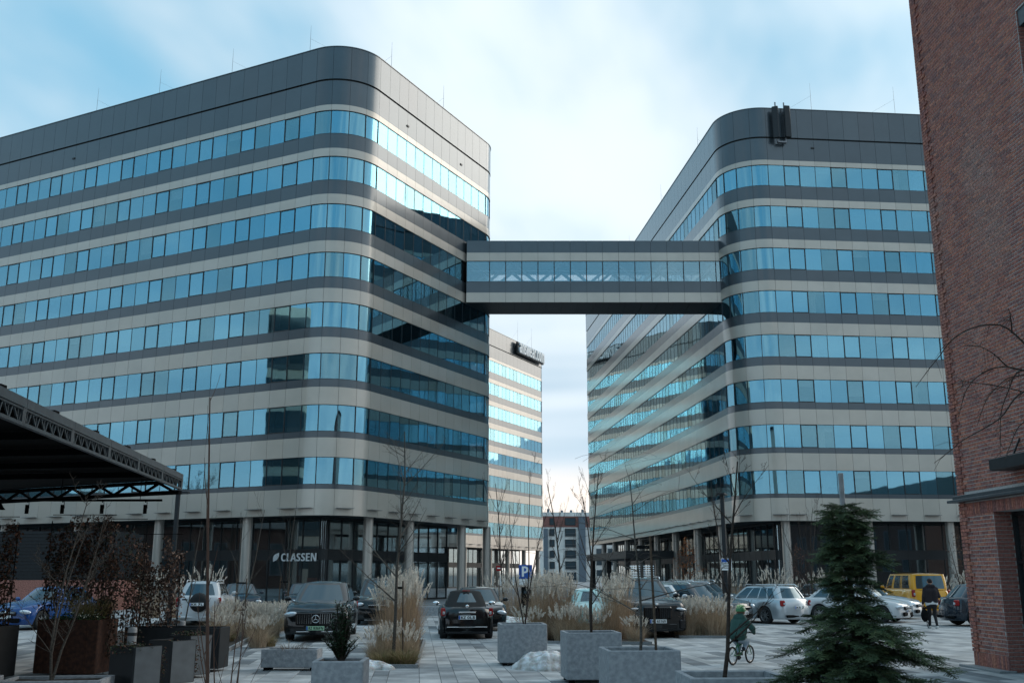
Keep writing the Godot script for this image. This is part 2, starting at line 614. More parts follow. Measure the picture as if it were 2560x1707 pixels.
func office(called: String, label: String, P: Vector3, da: Vector3, db: Vector3, la: float, lb: float, r: float, wa: float, wb: float, r2: float, seed_: int, cols_a: Array, cols_b: Array, skip := Vector2.ZERO, detail := true) -> Node3D:
	var root := thing(called, label, "office building", P)
	var rg := RandomNumberGenerator.new()
	rg.seed = seed_
	var segs := outline(Vector3.ZERO, da, db, la, lb, r, wa, wb, r2)
	var wins := []
	var darks := []
	var lights := []
	var blinds := []
	var arcs := {}
	# row helper
	var add := func(list: Array, sg: Dictionary, y0: float, y1: float, off: float, th: float):
		var h := y1 - y0 - 0.012
		if sg.flat:
			list.append({"mesh": flat_unit(sg.w - 0.018, th), "xf": Transform3D(facing(sg.n) * Basis.from_scale(Vector3(1, h, 1)), sg.at + sg.n * (off - th * 0.5) + Vector3(0, (y0 + y1) * 0.5, 0))})
		else:
			var key := "%d %d %.3f" % [sg.face, sg.k, off]
			if not arcs.has(key): arcs[key] = arc_mesh(sg.r + off, sg.a0, sg.a1, th)
			list.append({"mesh": arcs[key], "xf": Transform3D(Basis.from_scale(Vector3(1, h, 1)), sg.c + Vector3(0, (y0 + y1) * 0.5, 0))})
	var fr_thin := {}
	for i in segs.size():
		var sg: Dictionary = segs[i]
		add.call(darks, sg, SEAM + 0.12, ROOF, 0.06, 0.06)
		add.call(darks, sg, TOP_LIGHT, SEAM, 0.03, 0.06)
		add.call(lights, sg, SOFFIT - 0.10, ROWS[7][2], 0.05, 0.06)
		for ri in ROWS.size():
			var row = ROWS[ri]
			var light_top: float = TOP_LIGHT if ri == 0 else ROWS[ri - 1][2]
			if ri == 0: add.call(lights, sg, row[0], light_top, 0.04, 0.06)
			else: add.call(lights, sg, row[0], light_top, 0.05, 0.06)
			add.call(darks, sg, row[2], row[1], 0.015, 0.06)
			var h: float = row[0] - row[1]
			var yc: float = (row[0] + row[1]) * 0.5
			if ri == 2 and sg.face == 2 and sg.at.dot(db) > skip.x and sg.at.dot(db) < skip.y: continue
			var opens: bool = sg.flat and (i + (0 if sg.face == 0 else 1)) % 3 == 1 and sg.face == 0
			if sg.flat:
				var key := "%.3f %s" % [sg.w, opens]
				if not fr_thin.has(key):
					fr_thin[key] = frame_ring(sg.w - 0.004, 1.755, 0.060 if opens else 0.017, 0.10 if opens else 0.05)
				var bs := facing(sg.n)
				# every pane sits a hair out of true, as glass does
				bs = bs * Basis.from_euler(Vector3(rg.randf_range(-0.0022, 0.0022), rg.randf_range(-0.0028, 0.0028), 0))
				wins.append({"mesh": unit_pane(sg.w - 0.03, h), "frame": fr_thin[key], "fmat": M.frame_dark if opens else M.mullion, "xf": Transform3D(bs, sg.at + Vector3(0, yc, 0) - sg.n * 0.03)})
			else:
				var key := "g%d %d" % [sg.face, sg.k]
				if not fr_thin.has(key):
					fr_thin[key] = [arc_mesh(sg.r - 0.03, sg.a0, sg.a1, 0.02, 1.755, 9, 0.02), arc_frame(sg.r, sg.a0, sg.a1, 0.022, 1.755)]
				wins.append({"mesh": fr_thin[key][0], "frame": fr_thin[key][1], "fmat": M.mullion, "xf": Transform3D(Basis(), sg.c + Vector3(0, yc, 0))})
			if detail and rg.randf() < 0.33 and sg.flat:
				var drop: float = [0.3, 0.45, 0.7, 1.0][rg.randi() % 4] * h
				blinds.append({"mesh": flat_unit(sg.w - 0.06, 0.012), "xf": Transform3D(facing(sg.n) * Basis.from_scale(Vector3(1, drop, 1)), sg.at - sg.n * 0.22 + Vector3(0, row[0] - drop * 0.5 + 0.01, 0))})
	place_pieces(root, "window", wins, M.facade_glass)
	place_pieces(root, "light_panel", lights, M.light_panel)
	place_pieces(root, "dark_panel", darks, M.dark_panel)
	if blinds.size(): place_pieces(root, "blind", blinds, M.blind)
	# backing wall behind the panels so that nothing shows through the seams, slabs and ceilings
	for ri in ROWS.size() + 1:
		var y1: float = ROOF - 0.05 if ri == 0 else ROWS[ri - 1][1]
		var y0: float = ROWS[ri][0] if ri < ROWS.size() else SOFFIT + 0.02
		var b := MB.new()
		prism(b, ring_of(segs, -0.075, da, db), y0, y1, da, db, la, lb)
		put(root, "floor_slab", b.done(), M.interior_dark)
		var cm := MB.new()
		var ins := ring_of(segs, -0.4, da, db)
		if ri < ROWS.size():
			prism(cm, ins, y0 - 0.03, y0 - 0.005, da, db, la, lb)
			put(root, "ceiling", cm.done(), M.interior_mid)
	# roof
	var rf := MB.new()
	prism(rf, ring_of(segs, 0.10, da, db), ROOF, ROOF + 0.06, da, db, la, lb)
	put(root, "roof_coping", rf.done(), M.dark_panel)
	# core and inner columns
	var cw := MB.new()
	var c0 := da * 6.5 + db * 6.5
	var c1 := da * (la - 0.5) + db * 6.5
	var c2 := da * (la - 0.5) + db * (lb - 4.0)
	var c3 := da * 6.5 + db * (lb - 4.0)
	for q in [[c0, c1], [c1, c2], [c2, c3], [c3, c0]]:
		cw.quad(q[0] + Vector3(0, 0, 0), q[1], q[1] + Vector3(0, ROOF - 1, 0), q[0] + Vector3(0, ROOF - 1, 0))
	put(root, "core_wall", cw.done(), M.interior_mid)
	# the two rear walls
	var bw := MB.new()
	var f0 := da * la + db * 0.2
	var f1 := da * la + db * lb
	var f2 := da * (r2 if r2 > 0 else 0.2) + db * lb
	for q in [[f0, f1], [f1, f2]]:
		bw.quad(q[0] + Vector3(0, SOFFIT, 0), q[1] + Vector3(0, SOFFIT, 0), q[1] + Vector3(0, ROOF, 0), q[0] + Vector3(0, ROOF, 0))
	put(root, "rear_wall", bw.done(), M.dark_panel)
	var cmesh := CylinderMesh.new()
	cmesh.top_radius = 0.30
	cmesh.bottom_radius = 0.30
	cmesh.height = ROWS[0][0] - SOFFIT
	cmesh.radial_segments = 18
	cmesh.rings = 1
	var gmesh := column_mesh(SOFFIT)
	for i in segs.size():
		var sg: Dictionary = segs[i]
		if sg.flat and sg.k % 6 == 2:
			put(root, "inner_column", cmesh, M.interior_light, Transform3D(Basis(), sg.at - sg.n * 1.0 + Vector3(0, (ROWS[0][0] + SOFFIT) * 0.5, 0)))
	# ground-floor columns
	var inset := 0.95
	var spots := []
	for d in cols_a: spots.append(da * d + db * inset)
	for d in cols_b: spots.append(db * d + da * inset)
	for p in spots: put(root, "column", gmesh, M.column_metal, Transform3D(Basis(), p))
	# lamp fins over the soffit
	var fin := cbox_mesh(Vector3(1.15, 0.05, 0.42), 0.012)
	for i in segs.size():
		var sg: Dictionary = segs[i]
		if i % 2 == 0 and sg.face < 3:
			put(root, "lamp_fin", fin, M.fin, Transform3D(facing(sg.n), sg.at + sg.n * 0.27 + Vector3(0, SOFFIT + 0.36, 0)))
	# recessed ground floor: glass, mullions, a dark band at half height
	var gseg := outline(da * 3.4 + db * 3.4, da, db, la - 3.4, lb - 3.4 - (3.0 if r2 > 0 else 0.0), 0.4, 1.45, 1.45, 0.0)
	var panes := []
	for sg in gseg:
		if not sg.flat:
			for hh in [[0.12, 2.85], [3.55, SOFFIT - 0.15]]:
				panes.append({"mesh": arc_mesh(sg.r, sg.a0, sg.a1, 0.03, 1.0, 5, 0.03), "xf": Transform3D(Basis.from_scale(Vector3(1, hh[1] - hh[0], 1)), sg.c + Vector3(0, (hh[0] + hh[1]) * 0.5, 0))})
			continue
		for hh in [[0.12, 2.85], [3.55, SOFFIT - 0.15]]:
			panes.append({"mesh": flat_unit(sg.w - 0.07, 0.03), "xf": Transform3D(facing(sg.n) * Basis.from_euler(Vector3(0, rg.randf_range(-0.003, 0.003), 0)) * Basis.from_scale(Vector3(1, hh[1] - hh[0], 1)), sg.at + Vector3(0, (hh[0] + hh[1]) * 0.5, 0))})
	place_pieces(root, "shop_pane", panes, M.ground_glass, 200)
	var fr := MB.new()
	for sg in gseg:
		var x := Vector3.UP.cross(sg.n).normalized()
		fr.box(sg.at + x * sg.w * 0.5 + Vector3(0, SOFFIT * 0.5, 0), Vector3(0.07, SOFFIT, 0.12), facing(sg.n))
		fr.box(sg.at + Vector3(0, 3.2, 0), Vector3(sg.w + 0.01, 0.72, 0.10), facing(sg.n))
		fr.box(sg.at + Vector3(0, 0.06, 0), Vector3(sg.w + 0.01, 0.12, 0.11), facing(sg.n))
		fr.box(sg.at + Vector3(0, SOFFIT - 0.08, 0), Vector3(sg.w + 0.01, 0.15, 0.11), facing(sg.n))
	put(root, "shop_frame", fr.done(), M.frame_dark)
	return root

var pane_cache := {}
func unit_pane(w: float, h: float) -> ArrayMesh:
	var key := "%.3f %.2f" % [w, h]
	if not pane_cache.has(key): pane_cache[key] = box_mesh(Vector3(w, 1.755, 0.024))
	return pane_cache[key]

func column_mesh(h: float) -> ArrayMesh:
	var b := MB.new(true)
	b.lathe([Vector2(0.335, 0), Vector2(0.335, 2.2)], 28)
	b.lathe([Vector2(0.328, 2.2), Vector2(0.328, 2.215)], 28)
	b.lathe([Vector2(0.335, 2.215), Vector2(0.335, h)], 28)
	return b.done()

func ring_of(segs: Array, off: float, da: Vector3, db: Vector3) -> Array:
	var order := []
	for sg in segs:
		if sg.face == 0: order.push_front(sg)
		else: order.append(sg)
	var out := []
	for sg in order:
		if sg.flat:
			var x: Vector3 = -da if sg.face == 0 else db
			for s in [-0.5, 0.5]: out.append(sg.at + x * (sg.w * s) + sg.n * off)
		else:
			for k in 6:
				var a := lerpf(sg.a0, sg.a1, k / 5.0)
				out.append(sg.c + Vector3(sin(a), 0, -cos(a)) * (sg.r + off))
	return out

# a storey slab whose edge follows the front outline and runs straight behind
func prism(b: MB, ring: Array, y0: float, y1: float, da: Vector3, db: Vector3, la: float, lb: float):
	var n := ring.size()
	var line := ring
	var mid := da * la * 0.5 + db * lb * 0.5
	for i in n - 1:
		var p: Vector3 = line[i]
		var q: Vector3 = line[i + 1]
		b.quad(p + Vector3(0, y0, 0), q + Vector3(0, y0, 0), q + Vector3(0, y1, 0), p + Vector3(0, y1, 0))
	var poly := line.duplicate()
	poly.append(da * (la - 0.05) + db * (lb - 0.05))
	for i in poly.size():
		var p: Vector3 = poly[i]
		var q: Vector3 = poly[(i + 1) % poly.size()]
		b.tri(mid + Vector3(0, y1, 0), p + Vector3(0, y1, 0), q + Vector3(0, y1, 0))
		b.tri(mid + Vector3(0, y0, 0), q + Vector3(0, y0, 0), p + Vector3(0, y0, 0))

func lightning_rod(parent: Node3D, at: Vector3, h: float, away: Vector3):
	var b := MB.new()
	b.tube([at, at + Vector3(0, h * 0.62, 0), at + Vector3(0, h, 0)], [0.016, 0.013, 0.006], 5)
	b.tube([at + Vector3(0, h * 0.6, 0), at + away], [0.006, 0.006], 4)
	put(parent, "lightning_rod", b.done(), M.thin_metal)

func vent_hole(parent: Node3D, at: Vector3, n: Vector3):
	var b := MB.new()
	b.box(Vector3.ZERO, Vector3(0.26, 0.13, 0.10))
	put(parent, "overflow_spout", b.done(), M.frame_dark, Transform3D(facing(n), at))

func build_offices():
	var la := yaw_dir(-63.4)
	var lb := yaw_dir(26.6)
	var Pl := Vector3(-11.05, 0, -64.35)
	var left := office("office_building", "large striped office block with rounded corner and entrance sign, by the metal canopy", Pl, la, lb, 60.0, 22.6, 3.2, 1.347, 1.24, 3.0, 5, [8.02, 16.03, 24.1, 32.2, 40.3, 48.4], [4.89, 10.08, 17.71, 21.9], Vector2(15.4, 19.0))
	for d in [4.6, 12.0, 19.5, 26.5]: lightning_rod(left, la * d + lb * 0.8 + Vector3(0, ROOF, 0), 2.7, lb * 1.2 - la * 2.6)
	for d in [5.8, 13.6]: lightning_rod(left, lb * d + la * 0.8 + Vector3(0, ROOF, 0), 2.9, la * 2.0 - lb * 1.0)
	for d in [27.6, 52.0]: vent_hole(left, la * d + Vector3(0, 34.9, 0) - lb * 0.04, -lb)
	for d in [7.0, 15.2]: vent_hole(left, lb * d + Vector3(0, 34.9, 0) - la * 0.04, -la)
	entrance_sign(left, la, lb)
	var fd := yaw_dir(84.6)
	var sd := yaw_dir(-5.4)
	var Pr := Vector3(17.25, 0.16, -75.25)
	var right := office("office_building", "striped office block with a dark antenna on its roof edge, behind the yellow van", Pr, fd, sd, 40.0, 68.0, 3.3, 1.298, 1.30, 0.0, 9, [3.33, 9.75, 16.16, 22.6, 29.0, 35.4], [9.07, 16.6, 24.4, 32.0, 39.6, 47.2, 54.8, 62.4], Vector2(3.3, 6.4))
	for d in [7.6, 14.8]: lightning_rod(right, fd * d + sd * 0.8 + Vector3(0, ROOF, 0), 2.9, sd * 1.2 - fd * 3.2)
	for d in [10.0, 24.0, 40.0, 58.0]: lightning_rod(right, sd * d + fd * 0.6 + Vector3(0, ROOF, 0), 2.9, fd * 2.4)
	vent_hole(right, fd * 7.1 + Vector3(0, 35.3, 0) - sd * 0.04, -sd)
	antenna(right, fd, sd)
	# entrance porch on the side street
	var pr := MB.new()
	pr.box(sd * 33.0 - fd * 2.2 + Vector3(0, 3.55, 0), Vector3(4.6, 0.7, 22.0), facing(-sd))
	put(right, "porch_roof", pr.done(), M.frame_dark)
	for k in 3:
		var pp := MB.new()
		pp.box(sd * (23.2 + 9.6 * k) - fd * 4.1 + Vector3(0, 1.6, 0), Vector3(0.5, 3.2, 0.5), facing(-sd))
		put(right, "porch_post", pp.done(), M.frame_dark)
	var ta := yaw_dir(-64.5)
	var tb := yaw_dir(25.5)
	var far := office("office_building", "distant striped office block with the white lettered roof sign, between the two near blocks", Vector3(-7.6, 0, -141.6), ta, tb, 26.0, 30.6, 2.0, 1.35, 1.36, 1.6, 13, [8.0, 16.0], [4.0, 12.0, 18.0, 24.0, 29.4], Vector2.ZERO, false)
	for d in [21.5, 27.0]: lightning_rod(far, tb * d + ta * 0.8 + Vector3(0, ROOF, 0), 4.0, ta * 2.0)
	roof_sign(far, ta, tb)

func text_mesh(t: String, size: float, depth: float, bold := true, mono := false) -> TextMesh:
	var tm := TextMesh.new()
	var f := SystemFont.new()
	f.font_names = ["Droid Sans Mono"] if mono else ["Droid Sans"]
	if bold: f.font_weight = 700
	tm.font = f
	tm.text = t
	tm.font_size = 48
	tm.pixel_size = size / 48.0
	tm.depth = depth
	tm.curve_step = 1.0
	return tm

func entrance_sign(root: Node3D, la: Vector3, lb: Vector3):
	# letters stand on the dark band of the recessed ground floor, beside the round corner
	var n := -lb
	var at := la * 5.42 + lb * 3.32 + Vector3(0, 3.02, 0)
	var tm := text_mesh("CLASSEN", 1.02, 0.05)
	var k0 := 2.95 / tm.get_aabb().size.x
	var t := put(root, "sign_letters", tm, M.sign_white, Transform3D(facing(n) * Basis.from_scale(Vector3(k0, k0, 1)), at + n * 0.07))
	t.set_meta("label", "white letters CLASSEN over the ground floor entrance")
	# leaf emblem left of the word
	var b := MB.new()
	var bs := facing(n)
	var pts := []
	for k in 15:
		var a := PI * k / 14.0
		pts.append(Vector2(-0.38 + 0.76 * k / 14.0, 0.25 * sin(a) * (1.0 - 0.35 * k / 14.0)))
	for k in range(14, -1, -1):
		var a := PI * k / 14.0
		pts.append(Vector2(-0.38 + 0.76 * k / 14.0, -0.22 * sin(a) * (0.65 + 0.35 * k / 14.0)))
	var turn := Basis(Vector3(0, 0, 1), deg_to_rad(52.0))
	for k in pts.size():
		var p: Vector2 = pts[k]
		var q: Vector2 = pts[(k + 1) % pts.size()]
		b.tri(bs * (turn * Vector3.ZERO + Vector3(0, 0, 0.03)), bs * (turn * Vector3(p.x, p.y, 0) + Vector3(0, 0, 0.03)), bs * (turn * Vector3(q.x, q.y, 0) + Vector3(0, 0, 0.03)))
		b.quad(bs * (turn * Vector3(p.x, p.y, 0)), bs * (turn * Vector3(q.x, q.y, 0)), bs * (turn * Vector3(q.x, q.y, 0) + Vector3(0, 0, 0.03)), bs * (turn * Vector3(p.x, p.y, 0) + Vector3(0, 0, 0.03)))
	put(root, "sign_emblem", b.done(), M.sign_white, Transform3D(Basis(), at + n * 0.07 + la * 1.92 + Vector3(0, 0.02, 0)))

func roof_sign(root: Node3D, ta: Vector3, tb: Vector3):
	var n := -ta
	var y := (SEAM + ROOF) * 0.5 + 0.1
	var b := MB.new()
	b.cbox(Vector3.ZERO, Vector3(10.4, 1.95, 0.35), 0.06)
	var o := put(root, "sign_backing", b.done(), M.frame_dark, Transform3D(facing(n), tb * 23.6 + n * 0.5 + Vector3(0, y, 0)))
	var tm := text_mesh("answear.com", 2.25, 0.25)
	var bb := tm.get_aabb()
	var k := 9.8 / bb.size.x
	var k1 := 1.75 / bb.size.y
	put(o, "sign_letters", tm, M.sign_white, Transform3D(Basis.from_scale(Vector3(k, k1, 1)), Vector3(-bb.get_center().x * k, -bb.get_center().y * k1, 0.32)))
	var b2 := MB.new()
	b2.cbox(Vector3.ZERO, Vector3(1.6, 2.6, 0.35), 0.06)
	put(root, "sign_backing", b2.done(), M.frame_dark, Transform3D(facing(tb), tb * 31.1 + ta * 1.6 + Vector3(0, y, 0)))

func antenna(root: Node3D, fd: Vector3, sd: Vector3):
	var n := -sd
	var bs := facing(n)
	var base := fd * 4.35 + n * 0.1
	for k in 2:
		var x := -0.42 + 0.98 * k
		var b := MB.new()
		b.cbox(bs * Vector3(x, 37.15 + 0.10 * k, 0.52), Vector3(0.50, 2.75, 0.24), 0.05, bs * Basis(Vector3.UP, -0.5 + 0.55 * k))
		put(root, "antenna_panel", b.done(), M.dark_steel, Transform3D(Basis(), base))
	var p := MB.new()
	for x in [-0.30, 0.42]:
		p.tube([base + bs * Vector3(x, 35.6, 0.30), base + bs * Vector3(x, 39.0, 0.30)], [0.06, 0.06], 8)
		for y in [36.2, 38.1]: p.bar(base + bs * Vector3(x, y, 0.0), base + bs * Vector3(x, y, 0.45), 0.07, 0.07)
	p.box(base + bs * Vector3(0.1, 35.55, 0.25), Vector3(0.7, 0.12, 0.3), bs)
	put(root, "antenna_bracket", p.done(), M.thin_metal)

# ---------------------------------------------------------------- footbridge
func build_bridge():
	var z := -78.55
	var x0 := -3.70
	var x1 := 17.05
	var dep := 3.8
	var root := thing("footbridge", "glazed footbridge with striped cladding spanning between the two near office blocks", "footbridge", Vector3(0, 0, z))
	var n := 16
	var xs := [x0]
	var x := -1.83
	while x < x1 - 0.4:
		xs.append(x)
		x += 1.316
	xs.append(x1)
	var frs := {}
	for side in 2:
		var zo := 0.0 if side == 0 else -dep
		var nn := Vector3(0, 0, 1) if side == 0 else Vector3(0, 0, -1)
		for i in xs.size() - 1:
			var w: float = xs[i + 1] - xs[i]
			var cx: float = (xs[i + 1] + xs[i]) * 0.5
			for bnd in [["dark_panel", 27.47, 28.50, 0.02], ["light_panel", 26.76, 27.47, 0.05], ["dark_panel", 24.09, 25.00, 0.02], ["light_panel", 23.27, 24.09, 0.05]]:
				var h: float = bnd[2] - bnd[1] - 0.012
				put(root, bnd[0], flat_unit(w - 0.018, 0.06), M[bnd[0]], Transform3D(Basis.from_scale(Vector3(1, h, 1)), Vector3(cx, (bnd[1] + bnd[2]) * 0.5, zo + nn.z * (bnd[3] - 0.03))))
			var pane := put(root, "window", box_mesh(Vector3(w - 0.05, 1.755, 0.024)), M.bridge_glass, Transform3D(Basis.from_euler(Vector3(0, rng.randf_range(-0.002, 0.002), 0)), Vector3(cx, 25.88, zo - nn.z * 0.03)))
			put(pane, "frame", frame_ring(w - 0.004, 1.755, 0.034, 0.07), M.mullion)
	put(root, "deck", box_mesh(Vector3(x1 - x0 - 0.1, 1.66, dep - 0.18)), M.interior_dark, Transform3D(Basis(), Vector3((x0 + x1) * 0.5, 24.14, -dep * 0.5)))
	put(root, "roof", box_mesh(Vector3(x1 - x0 - 0.1, 1.70, dep - 0.18)), M.interior_mid, Transform3D(Basis(), Vector3((x0 + x1) * 0.5, 27.64, -dep * 0.5)))
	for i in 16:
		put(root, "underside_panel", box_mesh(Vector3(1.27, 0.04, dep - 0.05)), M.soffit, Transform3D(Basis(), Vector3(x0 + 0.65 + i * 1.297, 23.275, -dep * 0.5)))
	put(root, "end_trim", box_mesh(Vector3(0.10, 5.2, 0.16)), M.frame_dark, Transform3D(Basis(), Vector3(x1 + 0.03, 25.88, 0.0)))
	for zz in [-0.45, -dep + 0.45]:
		var k := 0
		x = x0 + 1.6
		while x < x1 - 1.5:
			var b := MB.new()
			var up := k % 2 == 0
			b.bar(Vector3(x, 24.97 if up else 26.78, zz), Vector3(x + 2.1, 26.78 if up else 24.97, zz), 0.20, 0.20)
			put(root, "truss_bar", b.done(), M.interior_mid)
			x += 2.1
			k += 1
		var r := MB.new()
		r.bar(Vector3(x0 + 0.3, 26.0, zz + 0.2), Vector3(x1 - 0.3, 26.0, zz + 0.2), 0.05, 0.05)
		put(root, "handrail", r.done(), M.thin_metal)

# ---------------------------------------------------------------- apartment house far behind
func build_far_apartment():
	var root := thing("apartment_house", "far white and red apartment house seen in the gap between the office blocks", "apartment house", Vector3(14.3, 0, -262), deg_to_rad(4.0))
	var b := MB.new()
	b.box(Vector3(0, 7.2, -6), Vector3(12.6, 14.4, 12))
	put(root, "wall", b.done(), M.plaster_white)
	put(root, "top_storey", box_mesh(Vector3(12.9, 2.75, 12.3), Vector3(0, 15.0, -6)), M.plaster_red)
	put(root, "roof", box_mesh(Vector3(13.1, 1.0, 12.5), Vector3(0, 16.85, -6)), M.plaster_white)
	put(root, "side_bay", box_mesh(Vector3(1.1, 13.2, 0.7), Vector3(-5.75, 6.6, 0.34)), M.plaster_grey)
	put(root, "side_bay", box_mesh(Vector3(1.7, 16.2, 0.7), Vector3(3.6, 8.1, 0.34)), M.plaster_grey)
	for k in 6:
		var y := 15.0 - k * 2.72
		for c in [[-4.1, 1.1, 1.6], [0.6, 2.6, 1.75]]:
			var w := put(root, "window", box_mesh(Vector3(c[1], c[2], 0.16)), M.far_window, Transform3D(Basis(), Vector3(c[0], y, 0.16)))
			put(w, "frame", frame_ring(c[1] + 0.16, c[2] + 0.16, 0.14, 0.26), M.frame_dark)
			if c[1] > 2 and k > 0: put(w, "railing", frame_ring(2.8, 0.9, 0.07, 0.1), M.thin_metal, Transform3D(Basis(), Vector3(0, -0.7, 0.25)))
	for c in [[-4.6, 1.2], [-1.0, 0.8], [1.4, 0.9], [4.4, 1.1]]:
		put(root, "chimney", box_mesh(Vector3(0.6, c[1], 0.6), Vector3(c[0], 17.35 + c[1] * 0.4, -4)), M.plaster_grey)
	var house := thing("apartment_house", "low pale block far behind, beside the white and red apartment house", "apartment house", Vector3(34.0, 0, -285), deg_to_rad(-6.0))
	put(house, "wall", box_mesh(Vector3(30, 12.5, 12), Vector3(0, 6.25, -6)), M.plaster_white)
	put(house, "roof", box_mesh(Vector3(30.6, 0.5, 12.6), Vector3(0, 12.7, -6)), M.frame_dark)
	for k in 4:
		for c in 9:
			put(house, "window", box_mesh(Vector3(1.6, 1.6, 0.16)), M.far_window, Transform3D(Basis(), Vector3(-13 + c * 3.2, 2.2 + k * 2.9, 0.05)))
# ---------------------------------------------------------------- ground and paving
const PAVE_YAW := -5.3

func pave_to_world(u: float, v: float) -> Vector3:   # u to the right along the rows, v away from the camera
	return yaw_dir(PAVE_YAW + 90.0) * u + yaw_dir(PAVE_YAW) * v

# planting beds cut out of the paving: corners on the ground
const BEDS := [
	[Vector2(-3.25, -22.2), Vector2(-2.0, -22.1), Vector2(-2.55, -30.5), Vector2(-3.8, -30.6)],
	[Vector2(-7.3, -27.0), Vector2(-11.9, -26.6), Vector2(-14.4, -44.0), Vector2(-9.6, -44.4)],
	[Vector2(0.25, -29.9), Vector2(3.9, -29.4), Vector2(3.6, -33.4), Vector2(0.0, -33.8)],
	[Vector2(5.2, -32.4), Vector2(7.2, -32.2), Vector2(6.9, -35.6), Vector2(4.9, -35.8)],
	[Vector2(-0.9, -44.5), Vector2(1.6, -44.3), Vector2(1.3, -48.5), Vector2(-1.2, -48.7)],
]

func in_bed(p: Vector3) -> bool:
	for b in BEDS:
		if Geometry2D.is_point_in_polygon(Vector2(p.x, p.z), PackedVector2Array(b)): return true
	return false

func build_ground():
	var g := put(self, "ground", box_mesh(Vector3(1400, 0.2, 1400), Vector3(0, -0.116, 0)), M.ground)
	tag(g, "grey level ground reaching to the horizon", "ground", "", "structure")
	var root := Node3D.new()
	root.name = "pavement"
	add_child(root)
	tag(root, "plaza paved with pale and dark grey concrete slabs", "pavement", "", "structure")
	var bed := MB.new()
	var rt := yaw_dir(PAVE_YAW + 90.0)
	var fw := yaw_dir(PAVE_YAW)
	var y := Vector3(0, -0.010, 0)
	bed.quad(y + rt * -32 + fw * 3, y + rt * 34 + fw * 3, y + rt * 34 + fw * 66, y + rt * -32 + fw * 66)
	put(root, "joint_bed", bed.done(), M.joint_sand)
	var rg := RandomNumberGenerator.new()
	rg.seed = 77
	var nz := FastNoiseLite.new()
	nz.seed = 5
	nz.frequency = 0.16
	var pieces := []
	var tones := [Color(0.60, 0.605, 0.60), Color(0.54, 0.55, 0.555), Color(0.63, 0.63, 0.62), Color(0.23, 0.25, 0.265), Color(0.41, 0.425, 0.435)]
	# strips of slabs along the plaza, three widths in turn
	var widths := [0.40, 0.30, 0.60, 0.40, 0.30, 0.40]
	var u := -30.0
	var si := 0
	while u < 32.0:
		var w: float = widths[si % 6]
		var v := 5.0 + rg.randf() * 0.6
		var run := 0
		var tone := 0
		while v < 64.0:
			var l: float = [0.6, 0.8, 0.8, 1.0][rg.randi() % 4]
			if run <= 0:
				var k := rg.randf()
				var dens := 0.20 + 0.26 * nz.get_noise_2d(u * 2.0, v * 0.7)
				if k < dens * 0.55:
					tone = 3
					run = 1 + rg.randi() % 3
				elif k < dens:
					tone = 4
					run = 1 + rg.randi() % 3
				else:
					tone = rg.randi() % 3
					run = 1 + rg.randi() % 2
			run -= 1
			var c := pave_to_world(u + w * 0.5, v + l * 0.5)
			if not in_bed(c):
				var vw := in_view(c)
				if absf(vw.x) < 1.25 or v < 9:
					pieces.append([c, w, l, tone, rg.randf_range(-0.0015, 0.0015), rg.randf_range(0.90, 1.08), 99.0 if absf(vw.x) > 1.02 or vw.y < -1.04 else vw.z])
			v += l
		u += w
		si += 1
	pieces.sort_custom(func(a, b): return a[6] < b[6])
	var meshes := {}
	var bs := Basis(Vector3.UP, -deg_to_rad(PAVE_YAW))
	var mm := MultiMesh.new()
	mm.transform_format = MultiMesh.TRANSFORM_3D
	mm.use_colors = true
	mm.mesh = box_mesh(Vector3(1, 0.03, 1), Vector3(0, -0.015, 0))
	mm.instance_count = maxi(0, pieces.size() - 300)
	for i in pieces.size():
		var p: Array = pieces[i]
		var at: Vector3 = p[0] + Vector3(0, p[4], 0)
		if i < 300:
			var key := "%.2f %.2f" % [p[1], p[2]]
			if not meshes.has(key): meshes[key] = cbox_mesh(Vector3(p[1] - 0.010, 0.03, p[2] - 0.010), 0.004, Vector3(0, -0.015, 0))
			put(root, "paver", meshes[key], M["paver_%d" % p[3]], Transform3D(bs, at))
		else:
			var c: Color = tones[p[3]] * p[5]
			mm.set_instance_transform(i - 300, Transform3D(bs * Basis.from_scale(Vector3(p[1] - 0.010, 1, p[2] - 0.010)), at))
			mm.set_instance_color(i - 300, c)
	var mi := MultiMeshInstance3D.new()
	mi.name = "paver_rest"
	mi.multimesh = mm
	mi.material_override = M.paver_any
	mi.set_meta("kind", "stuff")
	root.add_child(mi)
	# beds: soil with a thin edging
	for b in BEDS:
		var o := Node3D.new()
		o.name = numbered(self, "planting_bed")
		add_child(o)
		tag(o, "", "", "", "structure")
		var s := MB.new()
		var m: Vector2 = (b[0] + b[1] + b[2] + b[3]) * 0.25
		for k in 4:
			var p: Vector2 = b[k]
			var q: Vector2 = b[(k + 1) % 4]
			s.tri(Vector3(m.x, 0.05, m.y), Vector3(q.x, 0.015, q.y), Vector3(p.x, 0.015, p.y))
		put(o, "soil", s.done(), M.soil)
		for k in 4:
			var p := Vector3(b[k].x, 0.02, b[k].y)
			var q := Vector3(b[(k + 1) % 4].x, 0.02, b[(k + 1) % 4].y)
			var e := MB.new()
			e.bar(p, q, 0.06, 0.11)
			put(o, "kerb", e.done(), M.kerb)

